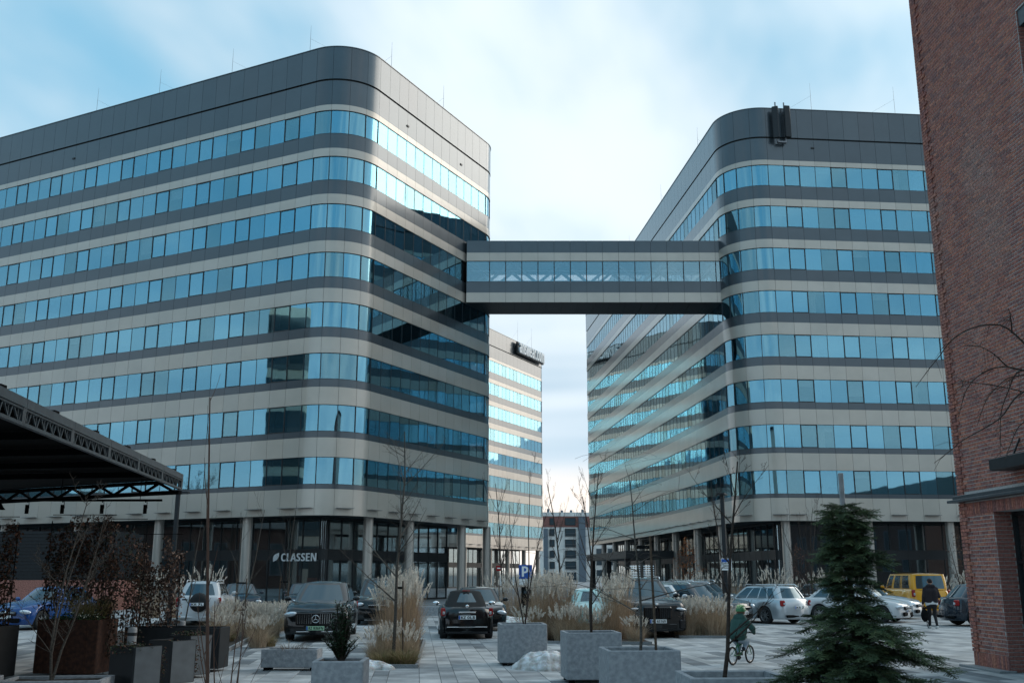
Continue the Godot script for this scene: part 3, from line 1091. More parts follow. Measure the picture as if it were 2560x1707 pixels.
# ---------------------------------------------------------------- brick house on the right
func build_brick_house():
	var dv := -yaw_dir(-2.5)
	var nn := Vector3.UP.cross(dv) * -1.0
	nn = dv.cross(Vector3.UP).normalized()
	var root := thing("brick_house", "tall red brick house with toothed corner and a dark glazed doorway", "brick house", Vector3(9.86, 0, -22.41))
	root.basis = Basis(dv, Vector3.UP, nn)
	var H := 20.0
	var L := 15.0
	var D := 9.0
	var ox0 := 1.39
	var ox1 := 5.2
	var oy := 3.17
	var wx0 := 4.30
	var wx1 := 6.1
	var wy0 := 8.6
	var wy1 := 12.85
	# mortar body
	var b := MB.new()
	var rects := [[0.0, ox0, 0.0, H], [ox0, ox1, oy, wy0], [ox1, L, 0.0, wy0], [ox0, wx0, wy0, H], [wx0, L, wy1, H], [wx1, L, wy0, wy1]]
	for r in rects: b.box(Vector3((r[0] + r[1]) * 0.5, (r[2] + r[3]) * 0.5, -0.254), Vector3(r[1] - r[0], r[3] - r[2], 0.5))
	b.box(Vector3(0.2, H * 0.5, -D * 0.5), Vector3(0.38, H, D - 0.05))
	b.box(Vector3(L * 0.5, H * 0.5, -D), Vector3(L, H, 0.3))
	b.box(Vector3(L - 0.2, H * 0.5, -D * 0.5), Vector3(0.38, H, D - 0.05))
	put(root, "wall", b.done(), M.mortar)
	put(root, "roof", box_mesh(Vector3(L + 0.5, 0.3, D + 0.8), Vector3(L * 0.5, H + 0.1, -D * 0.5)), M.dark_steel)
	# bricks
	var rg := RandomNumberGenerator.new()
	rg.seed = 4
	var nz := FastNoiseLite.new()
	nz.seed = 9
	nz.frequency = 0.35
	nz.fractal_octaves = 3
	var tones := [Color(0.56, 0.210, 0.150), Color(0.48, 0.185, 0.145), Color(0.62, 0.250, 0.170), Color(0.38, 0.170, 0.150), Color(0.54, 0.240, 0.190)]
	var pieces := []
	var course := 0.0775
	var row := 0
	var y := 0.36
	while y < H - 0.1:
		var teeth: float = 0.26 if row % 3 < 2 else 0.385
		# corner tooth
		var xx := -0.006
		var parts := [teeth * 0.5, teeth * 0.5] if row % 2 == 0 else [teeth * 0.34, teeth * 0.66]
		for w in parts:
			pieces.append([xx + w * 0.5, y, w - 0.010, 0.065, 0.030])
			xx += w
		var x := teeth
		var stretch := row % 2 == 0
		while x < L - 0.05:
			var w := 0.258 if stretch else 0.132
			stretch = not stretch
			if row % 2 == 1 and x < teeth + 0.01: w = 0.195
			var x1 := x + w
			if y < oy + 0.30 and x1 > ox0 and x < ox1:
				if x < ox0 - 0.05: x1 = ox0
				elif x1 > ox1 + 0.05: x = ox1
				else:
					x = x + w
					continue
			if y > wy0 - 0.04 and y < wy1 + 0.03 and x1 > wx0 and x < wx1:
				if x < wx0 - 0.05: x1 = wx0
				elif x1 > wx1 + 0.05: x = wx1
				else:
					x = x + w
					continue
			if y > 3.40 and y < 3.66:
				x = x1
				continue
			pieces.append([(x + x1) * 0.5, y, x1 - x - 0.016, 0.0610, 0.0])
			x = x1
		y += course
		row += 1
	# soldier course over the doorway and along the foot
	var sx := 0.0
	while sx < 6.0:
		pieces.append([sx + 0.036, 3.285, 0.062, 0.235, 0.012])
		sx += 0.0745
	sx = 0.0
	while sx < ox0 - 0.02:
		pieces.append([sx + 0.036, 0.165, 0.064, 0.31, 0.012])
		sx += 0.0745
	for p in pieces:
		var w: Vector3 = root.transform * Vector3(p[0], p[1], 0)
		var v := in_view(w)
		var sz: float = 1.0 / maxf(v.z, 0.1)
		if v.z < 0 or absf(v.x) > 1.0 or absf(v.y) > 1.0: sz = 0.0
		p.append(sz)
	pieces.sort_custom(func(a, c): return a[5] > c[5])
	var mm := MultiMesh.new()
	mm.transform_format = MultiMesh.TRANSFORM_3D
	mm.use_colors = true
	mm.mesh = box_mesh(Vector3(1, 1, 0.03), Vector3(0, 0, 0.0))
	mm.instance_count = pieces.size() - 300
	var cache := {}
	for i in pieces.size():
		var p: Array = pieces[i]
		var zz: float = p[4] + rg.randf_range(-0.0015, 0.0015) - 0.015 + 0.0
		var k := rg.randi() % 5
		var bloom := clampf((nz.get_noise_2d(p[0] * 1.3, p[1] * 0.8) + 0.05) * 1.8, 0.0, 1.0) * smoothstep(5.5, 8.0, p[1]) * smoothstep(14.5, 10.5, p[1]) * rg.randf_range(0.35, 0.9)
		if i < 300:
			var key := "%.2f %.3f" % [p[2], p[3]]
			if not cache.has(key): cache[key] = cbox_mesh(Vector3(p[2], p[3], 0.04), 0.004)
			put(root, "brick", cache[key], M["brick_%d" % k], Transform3D(Basis(), Vector3(p[0], p[1], zz)))
		else:
			var c: Color = tones[k] * rg.randf_range(0.86, 1.12)
			c = c.lerp(Color(0.56, 0.38, 0.32), bloom * 0.6)
			mm.set_instance_transform(i - 300, Transform3D(Basis.from_scale(Vector3(p[2], p[3], 1.3)), Vector3(p[0], p[1], zz)))
			mm.set_instance_color(i - 300, c)
	var mi := MultiMeshInstance3D.new()
	mi.name = "brick_rest"
	mi.multimesh = mm
	mi.material_override = M.brick_any
	mi.set_meta("kind", "stuff")
	root.add_child(mi)
	# return of the pier into the doorway, laid in brick
	y = 0.045
	row = 0
	var rb := MB.new()
	var jam := MB.new()
	while y < oy:
		var cut := 0.245 if row % 2 == 0 else 0.125
		rb.cbox(Vector3(ox0 + 0.004, y, -cut * 0.5), Vector3(0.02, 0.064, cut - 0.01), 0.004)
		rb.cbox(Vector3(ox0 + 0.004, y, -cut - 0.115), Vector3(0.02, 0.064, 0.22), 0.004)
		y += course
		row += 1
	put(root, "reveal_bricks", rb.done(), M.brick_1).set_meta("kind", "stuff")
	# ledge
	var ld := MB.new()
	ld.cbox(Vector3(L * 0.5 - 0.09, 3.47, 0.05), Vector3(L + 0.2, 0.06, 0.30), 0.01)
	ld.cbox(Vector3(L * 0.5 - 0.06, 3.545, 0.02), Vector3(L + 0.12, 0.09, 0.16), 0.01)
	put(root, "ledge", ld.done(), M.grey_steel)
	# foot slab
	put(root, "foot_slab", cbox_mesh(Vector3(1.7, 0.05, 0.36), 0.01, Vector3(0.60, 0.02, 0.06)), M.kerb)
	# doorway: steel frame with panes, room behind
	var dz := -0.42
	var fr := MB.new()
	for x in [ox0 + 0.05, ox0 + 1.0, ox0 + 1.95, ox0 + 2.9, ox1 - 0.05]: fr.box(Vector3(x, oy * 0.5, dz), Vector3(0.08, oy, 0.09))
	for yy in [0.06, 1.05, 2.15, oy - 0.05]: fr.box(Vector3((ox0 + ox1) * 0.5, yy, dz), Vector3(ox1 - ox0, 0.07, 0.085))
	put(root, "door_frame", fr.done(), M.frame_dark)
	for kx in 4:
		for ky in 3:
			var x0: float = [ox0 + 0.09, ox0 + 1.04, ox0 + 1.99, ox0 + 2.94][kx]
			var x1: float = [ox0 + 0.96, ox0 + 1.91, ox0 + 2.86, ox1 - 0.09][kx]
			var y0: float = [0.095, 1.085, 2.185][ky]
			var y1: float = [1.015, 2.115, oy - 0.085][ky]
			put(root, "door_pane", box_mesh(Vector3(x1 - x0, y1 - y0, 0.012)), M.ground_glass, Transform3D(Basis(), Vector3((x0 + x1) * 0.5, (y0 + y1) * 0.5, dz)))
	put(root, "room", box_mesh(Vector3(ox1 - ox0 + 1.0, oy, 0.1), Vector3((ox0 + ox1) * 0.5, oy * 0.5, -3.2)), M.interior_dark)
	put(root, "room_floor", box_mesh(Vector3(ox1 - ox0, 0.05, 2.6), Vector3((ox0 + ox1) * 0.5, 0.025, -1.85)), M.interior_mid)
	put(root, "room_ceiling", box_mesh(Vector3(ox1 - ox0 + 1.0, 0.1, 2.7), Vector3((ox0 + ox1) * 0.5, oy + 0.02, -1.85)), M.interior_dark)
	# window high up
	put(root, "window", box_mesh(Vector3(wx1 - wx0, wy1 - wy0, 0.03), Vector3((wx0 + wx1) * 0.5, (wy0 + wy1) * 0.5, -0.30)), M.facade_glass)
	var wf := MB.new()
	wf.box(Vector3((wx0 + wx1) * 0.5, wy1 - 0.17, -0.14), Vector3(wx1 - wx0, 0.34, 0.22))
	for x in [wx0 + 0.05, wx1 - 0.05]: wf.box(Vector3(x, (wy0 + wy1) * 0.5 - 0.17, -0.22), Vector3(0.10, wy1 - wy0 - 0.35, 0.12))
	put(root, "window_frame", wf.done(), M.grey_steel)
	var wj := MB.new()
	y = wy0
	while y < wy1:
		wj.cbox(Vector3(wx0 + 0.004, y + 0.035, -0.13), Vector3(0.02, 0.064, 0.235), 0.004)
		y += course
	put(root, "window_reveal", wj.done(), M.brick_1).set_meta("kind", "stuff")
	# awning box
	var aw := MB.new()
	aw.cbox(Vector3(5.0, 4.03, 0.24), Vector3(5.4, 0.24, 0.46), 0.02)
	put(root, "awning_box", aw.done(), M.dark_steel)
	var am := MB.new()
	for x in [2.7, 4.6, 6.6]: am.bar(Vector3(x, 4.12, 0.20), Vector3(x, 4.52, 0.0), 0.03, 0.03)
	put(root, "awning_bracket", am.done(), M.dark_steel)

# ---------------------------------------------------------------- steel canopy on the left
func build_canopy():
	var E0 := Vector3(-7.85, 0, -24.0)
	var root := thing("canopy", "dark steel canopy roof with lattice girders and hanging spotlights", "canopy", E0)
	var near := -yaw_dir(-6.8)      # along the long edge towards the camera
	var side := yaw_dir(-61.0)      # along the short edge, away to the left
	var top := 4.22
	var low := 3.86
	var len_ := 17.0
	# gutter fascia in lengths
	for k in 8:
		var g := MB.new()
		var a := near * (k * 2.13)
		var c := near * ((k + 1) * 2.13 - 0.012)
		g.bar(a + Vector3(0, top - 0.06, 0), c + Vector3(0, top - 0.06, 0), 0.10, 0.125)
		put(root, "fascia", g.done(), M.grey_steel)
		var cl := MB.new()
		cl.box(a + near * 0.8 + Vector3(-0.05, top + 0.025, 0), Vector3(0.14, 0.05, 0.16))
		put(root, "gutter_clamp", cl.done(), M.black)
	var chord := MB.new()
	chord.bar(Vector3(0, low + 0.02, 0), near * len_ + Vector3(0, low + 0.02, 0), 0.07, 0.045)
	chord.bar(Vector3(0, top - 0.14, 0), near * len_ + Vector3(0, top - 0.14, 0), 0.06, 0.03)
	put(root, "chord", chord.done(), M.grey_steel)
	for k in 9:
		var p := MB.new()
		p.box(near * (k * 2.13 + 0.03) + Vector3(0, (top + low) * 0.5 - 0.05, 0), Vector3(0.08, top - low - 0.12, 0.10))
		put(root, "girder_post", p.done(), M.grey_steel)
	var step := 0.355
	var n := int(len_ / step)
	for k in n:
		var w := MB.new()
		var a := near * (k * step + 0.05)
		var m := near * (k * step + step * 0.42)
		var c := near * ((k + 1) * step)
		w.bar(a + Vector3(0, top - 0.14, 0), m + Vector3(0, low + 0.03, 0), 0.028, 0.028)
		w.bar(m + Vector3(0, low + 0.03, 0), c + Vector3(0, top - 0.14, 0), 0.022, 0.022)
		w.bar(m + near * 0.03 + Vector3(0, low + 0.03, 0), m + near * 0.03 + Vector3(0, top - 0.14, 0), 0.014, 0.014)
		put(root, "lattice", w.done(), M.grey_steel)
	# end girder
	var eg := MB.new()
	eg.bar(Vector3(0, 4.06, 0), side * 14 + Vector3(0, 4.06, 0), 0.10, 0.08)
	eg.bar(Vector3(0, 3.80, 0), side * 14 + Vector3(0, 3.80, 0), 0.10, 0.085)
	put(root, "end_chord", eg.done(), M.black)
	for k in 26:
		var w := MB.new()
		var up := k % 2 == 0
		w.bar(side * (0.2 + k * 0.52) + Vector3(0, 3.82 if up else 4.04, 0), side * (0.2 + (k + 1) * 0.52) + Vector3(0, 4.04 if up else 3.82, 0), 0.06, 0.05)
		put(root, "end_lattice", w.done(), M.black)
	# roof sheet and purlins
	var sh := MB.new()
	var lf := Vector3(-14, 0, -2.2)
	for s in [4.10, 4.14]:
		sh.quad(Vector3(-0.05, s, 0.05), near * len_ + Vector3(-0.05, s, 0), near * len_ + lf + Vector3(0, s, 0), side * 14 + Vector3(0, s, 0.05))
	put(root, "roof_sheet", sh.done(), M.black)
	for k in 7:
		var p := MB.new()
		var a := near * (k * 2.13 + 2.1)
		p.bar(a + Vector3(-0.1, 4.02, 0), a + lf + Vector3(0, 4.02, 0), 0.10, 0.12)
		put(root, "purlin", p.done(), M.black)
	# posts
	for p in [side * 7.5 + near * 0.4, near * 15.0 + Vector3(-2.2, 0, 0), side * 12.0, near * 8.0 + Vector3(-9, 0, 0)]:
		var b := MB.new()
		b.box(p + Vector3(0, 2.02, 0), Vector3(0.14, 4.04, 0.14))
		put(root, "post", b.done(), M.black)
	# spotlight rail hung below the end girder
	var rail := Vector3(0, 3.55, 0.9)
	var rb := MB.new()
	rb.bar(rail + Vector3(-5.2, 0, 0), rail + Vector3(-0.10, 0, 0), 0.05, 0.05)
	for x in [-4.6, -2.4, -0.6]: rb.bar(rail + Vector3(x, 0, 0), rail + Vector3(x, 0.5, 0), 0.012, 0.012)
	put(root, "spot_rail", rb.done(), M.black)
	for x in [-3.15, -2.35, -1.45, -0.47]:
		var s := MB.new(true)
		s.lathe([Vector2(0, -0.05), Vector2(0.014, -0.05), Vector2(0.014, 0.0)], 8, rail + Vector3(x, 0, 0))
		s.lathe([Vector2(0, -0.30), Vector2(0.042, -0.30), Vector2(0.042, -0.10), Vector2(0.0, -0.10)], 12, rail + Vector3(x, 0, 0))
		s.bar(rail + Vector3(x + 0.03, -0.02, 0), rail + Vector3(x + 0.045, -0.18, 0), 0.012, 0.012)
		put(root, "spotlight", s.done(), M.black)
	var pl := MB.new(true)
	pl.lathe([Vector2(0.24, -0.24), Vector2(0.20, -0.20), Vector2(0.10, -0.02), Vector2(0.03, 0.02), Vector2(0.0, 0.03)], 20, rail + Vector3(-3.6, 0.0, 0.6))
	pl.tube([rail + Vector3(-3.6, 0.02, 0.6), rail + Vector3(-3.6, 0.5, 0.6)], [0.008, 0.008], 5)
	put(root, "pendant_lamp", pl.done(), M.black)
# ---------------------------------------------------------------- planters
func planter_mesh(w: float, h: float, d: float, wall := 0.06) -> ArrayMesh:
	var b := MB.new()
	var y := h * 0.5 + 0.06
	b.cbox(Vector3(0, y, (d - wall) * 0.5), Vector3(w, h, wall), 0.012)
	b.cbox(Vector3(0, y, -(d - wall) * 0.5), Vector3(w, h, wall), 0.012)
	for s in [-1, 1]: b.cbox(Vector3(s * (w - wall) * 0.5, y, 0), Vector3(wall, h - 0.002, d - 2 * wall + 0.01), 0.004)
	b.box(Vector3(0, 0.10, 0), Vector3(w - 0.02, 0.06, d - 0.02))
	return b.done()

func planter(called: String, label: String, at: Vector3, turn: float, w: float, h: float, d: float, m: Material, fill := 0.10, group := "") -> Node3D:
	var o := thing(called, label, "planter", at, deg_to_rad(turn), group)
	put(o, "trough", planter_mesh(w, h, d), m)
	var s := MB.new()
	var n := 6
	var rows := []
	for i in n + 1:
		var r := []
		for k in n + 1: r.append(Vector3((float(k) / n - 0.5) * (w - 0.11), h + 0.06 - fill + rng.randf_range(-0.012, 0.012), (0.5 - float(i) / n) * (d - 0.11)))
		rows.append(r)
	s.sheet(rows)
	put(o, "soil", s.done(), M.soil)
	for sx in [-1, 1]:
		for sz in [-1, 1]:
			put(o, "foot", box_mesh(Vector3(0.10, 0.075, 0.10)), M.black, Transform3D(Basis(), Vector3(sx * (w * 0.5 - 0.10), 0.036, sz * (d * 0.5 - 0.10))))
	return o

func build_planters():
	var g := "square concrete planters in a row"
	planter("concrete_planter", "square concrete planter with a dirty snow heap against its front", Vector3(0.22, 0, -23.1), 5.0, 1.02, 0.80, 0.86, M.concrete, 0.10, g)
	planter("concrete_planter", "square concrete planter second nearest to the snow heap, behind the one with the staked tree", Vector3(1.46, 0, -19.5), 5.0, 1.02, 0.82, 0.86, M.concrete, 0.12, g)
	planter("concrete_planter", "square concrete planter holding the staked tree with long arching branches", Vector3(1.80, 0, -14.95), 4.0, 1.02, 0.83, 0.86, M.concrete, 0.16, g)
	planter("concrete_planter", "nearest concrete planter, low in the frame, holding the crooked bare tree by the cyclist", Vector3(2.32, 0, -11.2), 2.0, 1.04, 0.83, 0.86, M.concrete, 0.20, g)
	planter("concrete_planter", "concrete planter with a dense evergreen shrub", Vector3(-2.10, 0, -12.95), 1.0, 0.62, 0.84, 0.62, M.concrete, 0.04)
	planter("concrete_planter", "long low concrete trough with dry stalks beside the black electric car", Vector3(-4.55, 0, -21.75), -2.0, 1.16, 0.36, 0.50, M.concrete, 0.05)
	planter("concrete_planter", "concrete planter half hidden behind the evergreen conifer's lower boughs", Vector3(5.15, 0, -16.3), 5.0, 0.95, 0.80, 0.86, M.concrete, 0.10)
	planter("concrete_planter", "low pale planter at the foot of the multi-stemmed shrub under the canopy", Vector3(-7.05, 0, -16.4), 8.0, 1.5, 0.29, 0.9, M.concrete, 0.05)
	planter("concrete_planter", "low pale planter with ground cover in the lower left corner", Vector3(-8.4, 0, -15.9), 14.0, 1.2, 0.33, 0.9, M.concrete, 0.05)
	for k in 2:
		planter("concrete_planter", ["small concrete planter by the column behind the black electric car", "small concrete planter behind the tall plume grass, left of the small black hatchback"][k], Vector3([-6.9, -4.0][k], 0, [-51.0, -48.0][k]), 0.0, [1.3, 1.6][k], 0.40, 0.5, M.concrete, 0.03)
	# rusted steel planter
	var c := thing("corten_planter", "tall rusty steel planter full of grass and white flowers", "planter", Vector3(-8.55, 0, -20.6), deg_to_rad(-6.0))
	put(c, "trough", planter_mesh(1.25, 1.0, 0.8, 0.03), M.corten)
	put(c, "soil", box_mesh(Vector3(1.18, 0.05, 0.73), Vector3(0, 0.98, 0)), M.soil)
	for k in 3:
		put(c, "seam", box_mesh(Vector3(0.012, 0.98, 0.012), Vector3(-0.40 + k * 0.40, 0.56, 0.404)), M.corten)
	for k in 3:
		var st := thing("steel_planter", ["dark steel planter box with pale side, largest of the three in a row", "middle dark steel planter box of the row of three", "rearmost dark steel planter box of the row of three, beside the sapling trunk"][k], "planter", Vector3([-6.15, -6.05, -6.2][k], 0, [-17.2, -18.7, -20.2][k]), deg_to_rad(-33.0), "dark steel planters in a row")
		put(st, "trough", planter_mesh(0.62, 0.72, 0.55, 0.02), M.dark_steel)
		put(st, "pale_side", box_mesh(Vector3(0.006, 0.70, 0.50), Vector3(0.314, 0.42, 0)), M.steel_pale)
		put(st, "soil", box_mesh(Vector3(0.57, 0.04, 0.5), Vector3(0, 0.71, 0)), M.soil)
	var dk := thing("steel_planter", "black steel planter at the left edge under the climbers", "planter", Vector3(-10.0, 0, -19.6), deg_to_rad(-6.0))
	put(dk, "trough", planter_mesh(1.2, 0.92, 0.7, 0.02), M.dark_steel)
	put(dk, "soil", box_mesh(Vector3(1.15, 0.04, 0.65), Vector3(0, 0.92, 0)), M.soil)
	var dk2 := thing("steel_planter", "long black steel planter behind the dark planter boxes", "planter", Vector3(-6.9, 0, -21.6), deg_to_rad(-4.0))
	put(dk2, "trough", planter_mesh(2.0, 0.80, 0.6, 0.02), M.dark_steel)
	put(dk2, "soil", box_mesh(Vector3(1.94, 0.04, 0.54), Vector3(0, 0.80, 0)), M.soil)
	snow("snow_heap", "dirty snow heap in front of the square concrete planter", Vector3(0.66, 0, -22.05), 1.35, 0.62, 0.34, 1)
	snow("snow_heap", "flat snow remnant between the two square concrete planters", Vector3(1.30, 0, -22.5), 1.3, 0.5, 0.20, 2)
	snow("snow_heap", "snow patch along the front of the tall plume grass bed", Vector3(-2.95, 0, -21.95), 1.05, 0.35, 0.17, 3)
	snow("snow_heap", "snow remnant beside the yellow van", Vector3(22.3, 0, -52.5), 2.4, 1.2, 0.7, 4)
	snow("snow_heap", "thin snow patch behind the small black hatchback", Vector3(0.1, 0, -42.0), 2.6, 0.9, 0.22, 5)
	snow("snow_heap", "snow patch at the edge of the dry grass bed by the white off-roader", Vector3(-8.6, 0, -37.5), 1.6, 0.5, 0.16, 6)
	snow("snow_heap", "small snow patch near the column behind the tall plume grass", Vector3(-5.6, 0, -47.0), 1.3, 0.6, 0.22, 7)

func snow(called: String, label: String, at: Vector3, w: float, d: float, h: float, seed_: int):
	var nz := FastNoiseLite.new()
	nz.seed = seed_
	nz.frequency = 1.3
	nz.fractal_octaves = 4
	var b := MB.new(true)
	var rows := []
	var n := 26
	for i in n + 1:
		var r := []
		var rr := float(i) / n
		for k in 33:
			var a := TAU * k / 32.0
			var edge := 1.0 + 0.34 * nz.get_noise_2d(cos(a) * 0.9 + seed_, sin(a) * 0.9)
			var x := cos(a) * rr * w * 0.5 * edge
			var z := sin(a) * rr * d * edge
			var p := pow(1.0 - rr * rr, 0.8)
			var y := h * p * (1.0 + 0.55 * nz.get_noise_2d(x * 0.55 + 5.0, z * 0.8 + seed_)) + 0.16 * h * nz.get_noise_2d(x * 2.6, z * 2.6) + 0.05 * h * nz.get_noise_2d(x * 9.0, z * 9.0)
			r.append(Vector3(x, maxf(y, 0.0) + 0.006 if rr < 0.99 else -0.01, z))
		rows.append(r)
	b.sheet(rows, true)
	var o := put(self, called, b.done(), M.snow)
	o.position = at
	tag(o, label, "snow heap", "leftover snow heaps", "thing")

# ---------------------------------------------------------------- plants
# a bare tree: recursive limbs
func limb(b: MB, rg: RandomNumberGenerator, p: Vector3, d: Vector3, l: float, r: float, lv: int, o: Dictionary):
	var n := 5 if lv == 0 else 4
	if o.get("fine", false): n += 3
	var pts := [p]
	var rad := [r]
	var q := p
	var dd := d.normalized()
	var bend: Vector3 = Vector3(rg.randf_range(-1, 1), 0, rg.randf_range(-1, 1)) * o.crook
	var kids := []
	for i in n:
		var t := float(i + 1) / n
		var down: float = o.droop * t * (1.0 if lv > 0 else 0.0)
		dd = (dd + bend / n + Vector3(rg.randf_range(-1, 1), rg.randf_range(-0.4, 0.4), rg.randf_range(-1, 1)) * o.crook * 0.35 + Vector3(0, (o.lift - down) / n, 0)).normalized()
		q = q + dd * l / n
		pts.append(q)
		rad.append(maxf(r * (1.0 - t * (0.72 if lv == 0 else 0.86)), o.tip))
		if lv < o.levels and t >= (o.clear if lv == 0 else 0.18):
			for k in (o.kids[lv] as int):
				if rg.randf() < 0.82: kids.append([q - dd * rg.randf() * l / n, dd, rad[-1], t])
	b.tube(pts, rad, 7 if lv == 0 else (5 if lv == 1 else 3), false)
	for k in kids:
		var side := Vector3(rg.randf_range(-1, 1), rg.randf_range(-0.1, 0.25), rg.randf_range(-1, 1)).normalized()
		var nd: Vector3 = (k[1] * o.along + side * o.spread).normalized()
		var nl: float = l * o.ratio * rg.randf_range(0.55, 1.1) * (1.15 - 0.55 * k[3])
		limb(b, rg, k[0], nd, nl, minf(k[2] * 0.62, r * 0.5), lv + 1, o)

func bare_tree(label: String, at: Vector3, h: float, seed_: int, opt := {}, m: Material = null, stakes := 0, called := "bare_tree", group := "young bare trees") -> Node3D:
	var o := {"crook": 0.22, "droop": 0.0, "lift": 0.25, "levels": 3, "kids": [2, 2, 1], "clear": 0.35, "along": 0.7, "spread": 0.75, "ratio": 0.42, "tip": 0.0022, "r": 0.030, "stems": 1}
	o.merge(opt, true)
	var root := thing(called, label, "tree", at, 0.0, group)
	var rg := RandomNumberGenerator.new()
	rg.seed = seed_
	for s in o.stems:
		var tr := MB.new(true)
		var lean := Vector3(rg.randf_range(-0.1, 0.1), 1, rg.randf_range(-0.1, 0.1))
		if o.stems > 1: lean = Vector3(cos(s * 2.4 + seed_) * 0.22, 1, sin(s * 2.4 + seed_) * 0.22)
		if o.has("lean"): lean = o.lean
		limb(tr, rg, Vector3(0, -0.02, 0), lean, h * (1.0 if o.stems == 1 else rg.randf_range(0.75, 1.0)), o.r, 0, o)
		put(root, "trunk", tr.done(), m if m else M.bark)
	if stakes > 0:
		for k in stakes:
			var st := MB.new()
			var a := TAU * k / maxf(stakes, 1) + 0.4
			var px := Vector3(cos(a) * 0.22, 0, sin(a) * 0.22)
			st.tube([px * 1.1, px * 0.9 + Vector3(0, 1.75, 0)], [0.019, 0.018], 7)
			put(root, "stake", st.done(), M.wood_stake)
		var tie := MB.new()
		for k in stakes:
			var a := TAU * k / maxf(stakes, 1) + 0.4
			tie.bar(Vector3(0, 1.6, 0), Vector3(cos(a) * 0.2, 1.6, sin(a) * 0.2), 0.012, 0.05)
		put(root, "tie", tie.done(), M.black)
	return root

# a clump of ornamental grass: arching blades, stems and feathery plumes
func grass_meshes(h: float, w: float, seed_: int, blades: int, plumes: int, tan_c: Color, green := 0.0) -> Array:
	var rg := RandomNumberGenerator.new()
	rg.seed = seed_
	var b := MB.new(true)
	for i in blades:
		var a := rg.randf() * TAU
		var r := sqrt(rg.randf()) * w * 0.30
		var p := Vector3(cos(a) * r, 0, sin(a) * r)
		var lean := Vector3(cos(a), 0, sin(a)).rotated(Vector3.UP, rg.randf_range(-0.7, 0.7)) * w * rg.randf_range(0.08, 0.55)
		var l := h * rg.randf_range(0.30, 0.86)
		var t: float = rg.randf_range(0.62, 1.25)
		var c := tan_c * t
		if rg.randf() < green: c = Color(0.16, 0.17, 0.055) * t
		c = c.lerp(Color(0.30, 0.15, 0.07) * t, rg.randf() * 0.30)
		b.col = c
		var side := Vector3(-sin(a), 0, cos(a)).rotated(Vector3.UP, rg.randf_range(-1.2, 1.2)) * rg.randf_range(0.0035, 0.0075)
		var prev := p
		var n := 4
		var ps := side
		for k in n:
			var u := float(k + 1) / n
			var q := p + lean * u * u + Vector3(0, l * (u - 0.16 * u * u * u), 0)
			var cs := side * (1.0 - u * 0.85)
			b.quad(prev - ps, prev + ps, q + cs, q - cs)
			prev = q
			ps = cs
	var pl := MB.new(true)
	for i in plumes:
		var a := rg.randf() * TAU
		var r := sqrt(rg.randf()) * w * 0.26
		var p := Vector3(cos(a) * r, 0, sin(a) * r)
		var lean := Vector3(cos(a), 0, sin(a)) * w * rg.randf_range(0.03, 0.30)
		var l := h * rg.randf_range(0.62, 0.92)
		var t: float = rg.randf_range(0.75, 1.2)
		b.col = Color(0.36, 0.25, 0.15) * t
		var pts := []
		for k in 5:
			var u := k / 4.0
			pts.append(p + lean * u * u + Vector3(0, l * u, 0))
		b.tube(pts, [0.004, 0.004, 0.0035, 0.003, 0.002], 3, false)
		# plume: many short hairs round the last fifth of the stem
		var d: Vector3 = (pts[4] - pts[3]).normalized()
		var ln := rg.randf_range(0.20, 0.34) * clampf(h / 1.5, 0.55, 1.0)
		var droop := Vector3(rg.randf_range(-1, 1), 0, rg.randf_range(-1, 1)) * 0.25
		for k in 44:
			var u := rg.randf()
			var o: Vector3 = pts[4] - d * 0.05 + (d + droop * u).normalized() * ln * u
			var out := Vector3(rg.randf_range(-1, 1), rg.randf_range(0.8, 2.2), rg.randf_range(-1, 1)).normalized()
			var hl := 0.085 * (1.0 - u * 0.5) * rg.randf_range(0.6, 1.2)
			var sd := out.cross(Vector3(rg.randf_range(-1, 1), 0.3, rg.randf_range(-1, 1))).normalized() * 0.011
			pl.col = Color(0.78, 0.70, 0.61) * t * rg.randf_range(0.75, 1.15)
			pl.tri(o - sd, o + sd, o + out * hl)
	return [b.done(), pl.done() if plumes > 0 else null]

func grass(kind: Array, label: String, at: Vector3, turn: float, sc: float, group: String) -> Node3D:
	var o := thing("ornamental_grass", label, "grass clump", at, turn, group)
	o.scale = Vector3.ONE * sc
	o.set_meta("kind", "thing")
	put(o, "blades", kind[0], M.plant)
	if kind[1]: put(o, "plumes", kind[1], M.plant)
	return o

func leaf_cloud(b: MB, rg: RandomNumberGenerator, n: int, c: Vector3, s: Vector3, size: float, cols: Array, shell := 0.0):
	for i in n:
		var d := Vector3(rg.randf_range(-1, 1), rg.randf_range(-1, 1), rg.randf_range(-1, 1))
		if d.length() > 1.0: d = d.normalized() * rg.randf()
		if shell > 0.0: d = d.normalized() * lerpf(shell, 1.0, rg.randf())
		var p := c + d * s
		var ax := Vector3(rg.randf_range(-1, 1), rg.randf_range(-0.8, 0.4), rg.randf_range(-1, 1)).normalized()
		var bx := ax.cross(Vector3(rg.randf_range(-1, 1), 1, rg.randf_range(-1, 1))).normalized()
		var l := size * rg.randf_range(0.6, 1.25)
		b.col = cols[rg.randi() % cols.size()] * rg.randf_range(0.7, 1.25)
		var m := p + ax * l * 0.5
		b.tri(p, m - bx * l * 0.28, p + ax * l)
		b.tri(p, p + ax * l, m + bx * l * 0.28)

